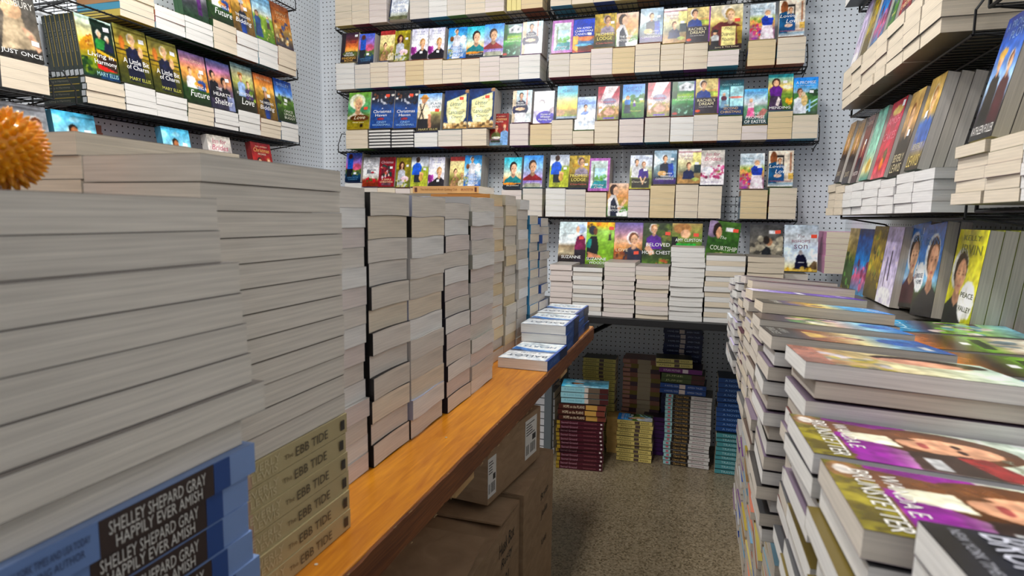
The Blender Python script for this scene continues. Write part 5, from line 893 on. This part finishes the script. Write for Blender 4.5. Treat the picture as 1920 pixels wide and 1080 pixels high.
# spiky orange ball on the nearest stack
bl = bpy.data.objects.new('spiky_ball', None); col.objects.link(bl); bl.location = (-.502, .325, BALL_Z+.0335)
bl.scale = (.92, .92, .92)
tag(bl, 'orange translucent spiky rubber ball on the nearest book stack', 'ball')
m, n_, l_, bs = new_mat('orange_rubber'); bs.inputs['Base Color'].default_value = (*lin(0xffac20), 1); bs.inputs['Roughness'].default_value = .12
bs.inputs['Transmission Weight'].default_value = .25; bs.inputs['Subsurface Weight'].default_value = .45; bs.inputs['Subsurface Radius'].default_value = (.006, .003, .0006); bs.inputs['IOR'].default_value = 1.4
import bmesh
bm = bmesh.new(); bmesh.ops.create_icosphere(bm, subdivisions=4, radius=.0285); me = bpy.data.meshes.new('core'); bm.to_mesh(me); bm.free(); me.materials.append(m); me.polygons.foreach_set('use_smooth', [True]*len(me.polygons)); obj('core', me, bl)
V = []; F = []; NS = 230
for i in range(NS):
    zz = 1-2*(i+.5)/NS; ph = i*2.39996; r_ = math.sqrt(1-zz*zz); d = Vector((r_*math.cos(ph), r_*math.sin(ph), zz)); a = d.orthogonal().normalized(); c = d.cross(a); k = len(V)
    for q in range(6): V.append(tuple(d*.0275+(a*math.cos(q*math.pi/3)+c*math.sin(q*math.pi/3))*.0031))
    for q in range(6): V.append(tuple(d*.034+(a*math.cos(q*math.pi/3)+c*math.sin(q*math.pi/3))*.0015))
    V.append(tuple(d*.0365))
    for q in range(6):
        F.append((k+q, k+(q+1) % 6, k+6+(q+1) % 6, k+6+q)); F.append((k+6+q, k+6+(q+1) % 6, k+12))
sp_ = obj('spikes', mesh('spikes', V, F, [m], smooth=True), bl); sp_['kind'] = 'stuff'

# ------------------------------------------------------------------ cardboard boxes under the plank
CARD = make_wood('corrugated_cardboard', 0x8f7458, 0xa68a6b, .8, (2, 2, 6), 9); CARD_IN = plain(0x7a6248, .85, 0, 'cardboard_inner')
def cardbox(x0, x1, y0, y1, z0, z1, rz, label, flaps=(), marks=(), labels=()):
    cx, cy = (x0+x1)/2, (y0+y1)/2; o = bpy.data.objects.new('cardboard_box', None); col.objects.link(o); o.matrix_world = T(cx, cy, z0) @ RZ(rz)
    tag(o, label, 'box', 'cardboard boxes under the plank'); a, b, h = (x1-x0)/2, (y1-y0)/2, z1-z0; t = .004
    for nm, q in (('side_panel', (a-t, a, -b, b)), ('side_panel', (-a, -a+t, -b, b)), ('end_panel', (-a+t, a-t, -b, -b+t)), ('end_panel', (-a+t, a-t, b-t, b))):
        obj(nm, MB().box(q[0], q[1], q[2], q[3], 0, h).mesh(nm, [CARD]), o)
    obj('base', MB().box(-a+t, a-t, -b+t, b-t, 0, t).mesh('base', [CARD_IN]), o)
    for side, ln, ang in flaps:
        if side in 'ew':
            s = 1 if side == 'e' else -1; M = T(s*a, 0, h) @ RY(s*ang); f = MB().box(min(0, -s*ln), max(0, -s*ln), -b, b, 0, t)
        else:
            s = 1 if side == 'n' else -1; M = T(0, s*b, h+.0045) @ RX(-s*ang); f = MB().box(-a, a, min(0, -s*ln), max(0, -s*ln), 0, t)
        obj('flap', f.mesh('flap', [CARD]), o, M)
    for (yc, zc, w, hh) in labels:
        g = MB().box(0, .0008, yc-w/2, yc+w/2, zc-hh/2, zc+hh/2, 0)
        k = plain(0x2c2c2e, .6, 0, 'print_ink')
        for i in range(9):
            if random.random() < .8: g.box(.0008, .001, yc-w*.42+w*.09*i, yc-w*.42+w*.09*i+w*.045, zc-hh*.4, zc-hh*.15, 1)
        for i in range(5): g.box(.0008, .001, yc-w*.42, yc+w*random.uniform(0, .42), zc+hh*(.1+.07*i), zc+hh*(.1+.07*i)+hh*.025, 1)
        g.box(.0008, .001, yc+w*.1, yc+w*.4, zc-hh*.1, zc+hh*.05, 1)
        obj('shipping_label', g.mesh('shipping_label', [plain(0xe4e4e2, .5, 0, 'label_paper'), k]), o, T(a+.0004, 0, 0))
    if marks:
        V = []; Fc = []
        for s, yc, zc, w, hh in marks:
            v, f = text_geo(s, .2); k = len(V); V += [(0, yc+p[0]*w, zc+p[1]*hh) for p in v]; Fc += [tuple(i+k for i in q) for q in f]
        obj('marker_writing', mesh('marker_writing', V, Fc, [plain(0x2a2622, .7, 0, 'marker_ink')]), o, T(a+.0006, 0, 0))
    return o
cardbox(-.80, -.375, .90, 1.295, .0, .535, 0, 'open cardboard box with raised flaps nearest the aisle end', flaps=(('e', .2, 3), ('w', .2, 3), ('s', .16, 12), ('n', .14, 4)), marks=(('Husk Box', .1, .495, .11, .03), ('Rusty', .1, .455, .08, .028), ('81', .1, .405, .03, .035)))
cardbox(-.80, -.367, 1.30, 1.60, .0, .548, 0, 'worn cardboard box with marker writing under the plank', flaps=(('e', .2, 2), ('w', .2, 2)), marks=(('Bryan', .05, .47, .08, .025), ('Julia', .05, .42, .07, .025), ('Xmas', .05, .34, .06, .02)))
cardbox(-.80, -.40, 1.22, 1.53, .568, .702, -7, 'closed cardboard box with white shipping label, resting upon other boxes', flaps=(('e', .2, 1), ('w', .2, 1)), labels=((.09, .075, .075, .1), (-.135, .06, .04, .09)))

# ------------------------------------------------------------------ back table
BT = EYE-.437
tb = bpy.data.objects.new('display_table', None); col.objects.link(tb); tag(tb, 'low black table against the back pegboard wall', 'table')
TBL = plain(0x1b1b1d, .5, 0, 'black_laminate')
e = obj('tabletop', MB().box(-1.5, .64, 2.65, 3.27, BT-.03, BT).mesh('tabletop', [TBL]), tb); bevel(e, .002)
for x, y in ((-.68, 2.84), (-.68, 3.2), (.3, 3.2), (-1.45, 2.84)):
    obj('leg', MB().box(x-.018, x+.018, y-.018, y+.018, 0, BT-.03).mesh('leg', [plain(0x7c868e, .4, .6, 'grey_steel')]), tb)
obj('brace', MB().bar((-.66, 2.86, BT-.22), (-.3, 3.22, BT-.04), .012, n=4).mesh('brace', [plain(0x2c2e30, .5, .5, 'dark_steel')]), tb)
tdes = ['plain', 'black inked spot', 'grey top', 'warm lower books', 'tallest', 'cream', 'half hidden']
for i, (x0, x1, zt) in enumerate(TABLE):
    n = [9, 11, 12, 12, 15, 13, 13][i]; t = (zt-BT)/n-.0004
    what = ['book of the leftover narrow stack beside the blue spines', 'book of the second table stack, below the meadow cover', 'book of the third table stack, below the mauve sunset cover', 'book of the fourth table stack, below the dark green cover', 'book of the tallest table stack on the black table', 'book of the cream table stack beside the tallest', 'book of the table stack half hidden by piles'][i]
    flat_stack('table_paperback', n, x1-x0-.004, .205, T((x0+x1)/2, 2.68, BT+.0008), t, what, 'stacks on the black table', [['pink'], ['white', 'neutral'], ['pink', 'neutral'], ['warm', 'neutral', 'pink'], ['white'], ['white', 'warm'], ['warm']][i], jit=.003, rot=.8, bend=[0, 0, 2, 2, 2, 0, 2][i], covers=[0x6a645c, 0x3a3836, 0x8a8480])
for j in range(8):                                                   # back row that the standing books rest on
    flat_stack('table_paperback', 7, .137, .205, T(-.61+.143*j, 2.915, BT+.0008), .0285, f'{["first","second","third","fourth","fifth","sixth","seventh","eighth"][j]} back row stack book on the black table', 'stacks on the black table', ['neutral', 'grey'], covers=[0x5a5650, 0x8a8a8c])
sd = dict(a='suz1', b='suz2', c='bonnetsunset', d='hopechest', e='amy', f='courtship', g='stormgrey', h='bishop')
for x0, x1, zt, zb, k in TSTAND:
    d = sd[k]; rz = {'f': -6}.get(k, 0)
    M = T((x0+x1)/2, 2.99, BT+.0008+7*.0289+.001+(.012 if rz else 0)) @ RY(-rz) @ RX(78)
    book('display_paperback', .139, TRH, .022, M, f'paperback with {DESIGN[d]["l"]}, leaning above the black table', 'books leaning over the black table', 'neutral', DESIGN[d]['sp'], 0, d)
flat_stack('table_paperback', 7, .13, .2, T(.592, 2.95, BT+.205), .026, 'pink spined book in the upright corner stack', 'pink spined books in the corner', ['warm'], covers=[0xd08ab0])
# ------------------------------------------------------------------ near side table with its piles
RTZ = EYE-.437
rt = bpy.data.objects.new('side_table', None); col.objects.link(rt); tag(rt, 'long table along the side wall under the paperback piles', 'table')
e = obj('tabletop', MB().box(.125, .64, -.3, 2.34, RTZ-.03, RTZ).mesh('tabletop', [TBL]), rt); bevel(e, .002)
for x, y in ((.16, .84), (.34, 2.1), (.6, 1.02), (.6, 2.1), (.16, -.2), (.6, -.2)):
    obj('leg', MB().box(x-.018, x+.018, y-.018, y+.018, 0, RTZ-.03).mesh('leg', [plain(0x3c4044, .45, .6, 'dark_steel')]), rt)
SP = RZ(-90)                      # foot edge towards the aisle, fore-edge towards the shop front
piles = [   # near edge y, front x, top z below eye, count, top design, yaw
 (.235, .120, -.150, 13, 'brun_navy', -4), (.392, .096, -.178, 12, 'brun_purple', -5), (.540, .095, -.187, 12, 'brun_purple', -5), (.690, .108, -.141, 14, 'r_pink', -6),
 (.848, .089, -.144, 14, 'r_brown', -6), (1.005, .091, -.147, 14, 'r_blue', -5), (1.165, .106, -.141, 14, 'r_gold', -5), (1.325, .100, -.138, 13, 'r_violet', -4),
 (1.480, .112, -.132, 14, 'r_maroon', -4), (1.635, .108, -.135, 14, 'r_maroon', -3), (1.790, .10, -.15, 13, 'lilac', -3), (1.945, .095, -.172, 13, 'glaregirl', -3)]
PN = ['nearest', 'second', 'third', 'fourth', 'fifth', 'sixth', 'seventh', 'eighth', 'ninth', 'tenth', 'eleventh', 'furthest']
for i, (y0, xf, zt, n, des, yw) in enumerate(piles):
    w = .139; H = EYE+zt-RTZ-.007; t = H/n-.0004
    offs = [(random.uniform(-.004, .004), random.uniform(-.005, .005)+(.008 if (k % 5 == 2) else 0)) for k in range(n)]; offs[-1] = (0, 0)
    tints = [['white'], ['white', 'white', 'grey'], ['white'], ['grey', 'white'], ['white', 'grey'], ['grey'], ['grey', 'warm'], ['warm', 'grey'], ['warm'], ['warm', 'pink'], ['white'], ['white', 'pink']][i]
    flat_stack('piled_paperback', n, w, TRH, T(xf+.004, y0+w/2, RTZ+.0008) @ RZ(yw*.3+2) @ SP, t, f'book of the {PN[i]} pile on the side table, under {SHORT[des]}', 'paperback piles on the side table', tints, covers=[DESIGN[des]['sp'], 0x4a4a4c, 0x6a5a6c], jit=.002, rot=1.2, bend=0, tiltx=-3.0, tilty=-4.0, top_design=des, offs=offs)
# second row of low flat books behind the piles
for i, (y, des) in enumerate([(.60, 'r_red'), (.76, 'r_cyan'), (.92, 'r_greens'), (1.08, 'r_greens'), (1.24, 'r_cyan')]):
    flat_stack('piled_paperback', 9, .139, TRH, T(.345, y+.07, RTZ+.0008) @ RZ(-3) @ SP, .0265, f'book of the {["first", "second", "third", "fourth", "fifth"][i]} inner stack beside the side wall, under {SHORT[des]}', 'inner stacks on the side table', ['grey', 'white'], covers=[0x5a5650], top_design=des)
for i in range(5):
    flat_stack('piled_paperback', 8, .139, TRH, T(.40, 1.42+.143*i+.07, RTZ+.0008) @ SP, .0255, f'book of the {["first", "second", "third", "fourth", "fifth"][i]} wall stack under the standing books', 'inner stacks on the side table', ['grey', 'white'], covers=[0x5a5650])
# upright books along the side wall
zs = RTZ+.0008+8*.0259+.001
for y, des, roll, cop, x in [(1.435, 'irvin3', 0, 5, .50), (1.583, 'irvin2', 5, 2, .485), (1.728, 'irvin1', 5, 2, .50), (1.866, 'lilac', 0, 3, .48), (2.006, 'goldleaf', 0, 2, .48)]:
    for k in range(cop):
        M = T(x+.024*(k+1), y, zs+(.012 if roll else .001)) @ RZ(-90) @ RY(-roll) @ RX(84)
        if k == 0: book('display_paperback', .137, TRH, .023, M, f'paperback with {DESIGN[des]["l"]}, upright along the side table wall', 'upright books along the side table wall', 'grey', DESIGN[des]['sp'], 0, des)
        else: book('spare_paperback', .137, TRH, .023, M, f'{"" if cop == 2 else ORD[k-1].replace("topmost", "first")+" "}spare copy behind {SHORT[des]} on the side table', 'spare copies behind display books', 'grey', DESIGN[des]['sp'])
for i, (y, des) in enumerate([(2.145, 'bluepink'), (2.275, 'greentan')]):
    book('display_paperback', .125, TRH, .023, T(.5, y, RTZ+.2) @ RZ(-84) @ RX(84), f'paperback with {DESIGN[des]["l"]}, at the far end of the side table', 'upright books along the side table wall', 'grey', DESIGN[des]['sp'], 0, des)
flat_stack('piled_paperback', 7, .139, TRH, T(.40, 2.19, RTZ+.0008) @ SP, .027, 'book of the stack at the far wall end of the side table', 'inner stacks on the side table', ['grey'], covers=[0x5a5650])

# ------------------------------------------------------------------ stacks on the floor
FS = RZ(90)                       # spine towards the shop front
def floor_stack(x, y, n, w, h, t, covers, what, parts=None, z0=0.0008, jit=.003, rot=1.2, yaw=0, tints=('warm',), top=None):
    """x: middle of the spine, y: spine plane"""
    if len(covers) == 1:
        c = covers[0]; dk = sum(int(((c >> k) & 255)*.38) << k for k in (16, 8, 0))  # darkened cover rim paints in a shade line between stacked spines
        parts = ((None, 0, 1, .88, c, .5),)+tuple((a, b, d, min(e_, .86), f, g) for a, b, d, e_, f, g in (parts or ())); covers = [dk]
    return flat_stack('floor_paperback', n, w, h, T(x, y, z0) @ RZ(yaw) @ FS @ T(w/2, -h/2, 0), t, what, 'stacks on the floor', list(tints), covers, jit, rot, 0, spine=dict(p=parts) if parts else None, top_design=top)[1]
mar = ((None, 0, .07, .98, 0xa08428, .5), ('Sacred Ground', .1, .45, .5, 0xb88a98, .5), ('WANDA', .58, .86, .3, 0x9a5a60, .5), (None, .93, .97, .4, 0xd8c8c8, .5))
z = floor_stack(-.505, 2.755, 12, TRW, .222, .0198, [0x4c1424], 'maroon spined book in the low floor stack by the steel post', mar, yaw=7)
hop = (('HOPE on the PLAINS', .1, .55, .5, 0xe8d8b8, .5), (None, .58, .82, .98, 0xc89a4c, .5), (None, .82, 1, .98, 0x7a3c30, .5))
z += floor_stack(-.5, 2.76, 3, TRW, .222, .0265, [0x4a2018], 'brown and gold spined book above the maroon spines', hop, z0=z+.001, yaw=7)
cya = (('A Love Song', .06, .45, .5, 0x6ab0c0, .5), (None, .55, .82, .98, 0x6a5848, .5), (None, .82, 1, .98, 0x4a1c1c, .5), (None, .5, .58, .8, 0xd8c8bc, .5))
floor_stack(-.49, 2.77, 3, TRW, .222, .027, [0x9ad0dc], 'pale cyan spined book topping the maroon floor stack', cya, z0=z+.002, yaw=7, top='cloudman')
yel = (('AMISH', .07, .4, .45, 0x6a6030, .5), (None, .5, .64, .7, 0x5a4a44, .5), ('BAKER', .68, .92, .4, 0x8a7c40, .5))
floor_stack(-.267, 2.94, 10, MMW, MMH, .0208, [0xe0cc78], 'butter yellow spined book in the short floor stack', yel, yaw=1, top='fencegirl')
whi = ((None, 0, .16, .98, 0x9ccfd4, .5), (None, .06, .12, .5, 0xc86a78, .5), (None, .16, .55, .98, 0x241c18, .5), ("Clara's Wish", .22, .5, .55, 0xd0a860, .5), ('BRUNSTETTER', .62, .9, .4, 0xb08890, .5))
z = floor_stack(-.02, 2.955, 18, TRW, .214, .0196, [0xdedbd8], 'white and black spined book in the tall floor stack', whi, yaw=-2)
blu = (('A NOVEL IDEA', .1, .4, .35, 0xb8c8e8, .5), (None, .42, .55, .8, 0xe0d0c8, .5), ('AMISH TALES', .6, .92, .35, 0xb8c8e8, .5))
z += floor_stack(-.05, 2.965, 2, TRW, .214, .0255, [0x1f4a94], 'blue spined book on the white and black floor stack', blu, z0=z+.001, yaw=-2)
z += floor_stack(-.05, 2.965, 2, TRW, .2, .024, [0x4a5c34], 'green spined book on the white and black floor stack', ((None, .7, 1, .98, 0x4a2428, .5), ('JUNE', .1, .5, .4, 0xb8c088, .5)), z0=z+.002, yaw=-2)
z += floor_stack(-.06, 2.965, 1, TRW, .2, .025, [0x6a2470], 'purple spined book on the white and black floor stack', (('A PLAIN MOTHER', .1, .5, .4, 0xe0c8e4, .5), (None, .55, .68, .7, 0xe0d0d8, .5)), z0=z+.003, yaw=-2)
floor_stack(-.09, 2.97, 2, MMW, MMH, .021, [0xd4c878], 'lemon spined book crowning the white and black floor stack', yel, z0=z+.005, yaw=5)
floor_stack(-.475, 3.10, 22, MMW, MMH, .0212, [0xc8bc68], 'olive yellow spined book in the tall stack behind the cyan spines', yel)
floor_stack(-.37, 3.02, 9, .1, .09, .021, [0xd8b068, 0xd8b068, 0xd8b068], 'tan spined book tucked behind the maroon floor stack', None, yaw=0)
floor_stack(-.26, 3.13, 20, TRW, .19, .0235, [0x7a6a28, 0x8a5a4c, 0x4a3440], 'brown and mustard spined book in the dim rear floor stack', ((None, .4, .75, .98, 0xa89a80, .5), (None, 0, .2, .7, 0xb08070, .5)))
floor_stack(-.15, 3.06, 9, MMW, .17, .022, [0x4a1c68], 'violet spined book between the yellow and white floor stacks', None)
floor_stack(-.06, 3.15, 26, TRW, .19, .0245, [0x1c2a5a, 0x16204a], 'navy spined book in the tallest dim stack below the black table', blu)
floor_stack(.185, 2.93, 9, TRW, .14, .022, [0x4a98a0], 'teal spined book in the floor stack beside the table end', (('TRAVELER', .2, .8, .5, 0xb8dce0, .5),))
floor_stack(.185, 2.94, 11, TRW, .15, .0235, [0x1f4f94], 'bright blue spined book above the teal spines', (('A NOVEL', .2, .7, .4, 0x90b8e8, .5),), z0=.203)
floor_stack(-.74, 2.9, 9, TRW, .15, .036, [0xdcdce0], 'pale thick book in the floor stack beyond the steel post', None)
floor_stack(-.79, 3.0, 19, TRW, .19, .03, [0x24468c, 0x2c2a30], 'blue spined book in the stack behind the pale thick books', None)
# stacks under the side table, spines to the aisle
cols_u = [[0x6a2c7c, 0xbdb8b4], [0x2a4a98, 0x6a3a80, 0xb0b0b0], [0xb09a3c, 0x8a6a40, 0x5a8aa8], [0x6a98b8, 0xc07058, 0xb8a860], [0xa89a4c, 0x385a84, 0x7a4a34], [0x8a7a3c, 0xa8604c, 0x6a8c9c]]
for i in range(6):
    y = 2.62-.225*i
    flat_stack('floor_paperback', [14, 15, 16, 18, 18, 18][i], TRW, TRH, T(.19, y+.105, .0008) @ RZ(180) @ T(-TRW/2, 0, 0), .024, f'mixed coloured spine in the {["furthest", "second", "third", "fourth", "fifth", "sixth"][i]} stack under the side table', 'stacks on the floor', ['grey'], cols_u[i], .004, 2)
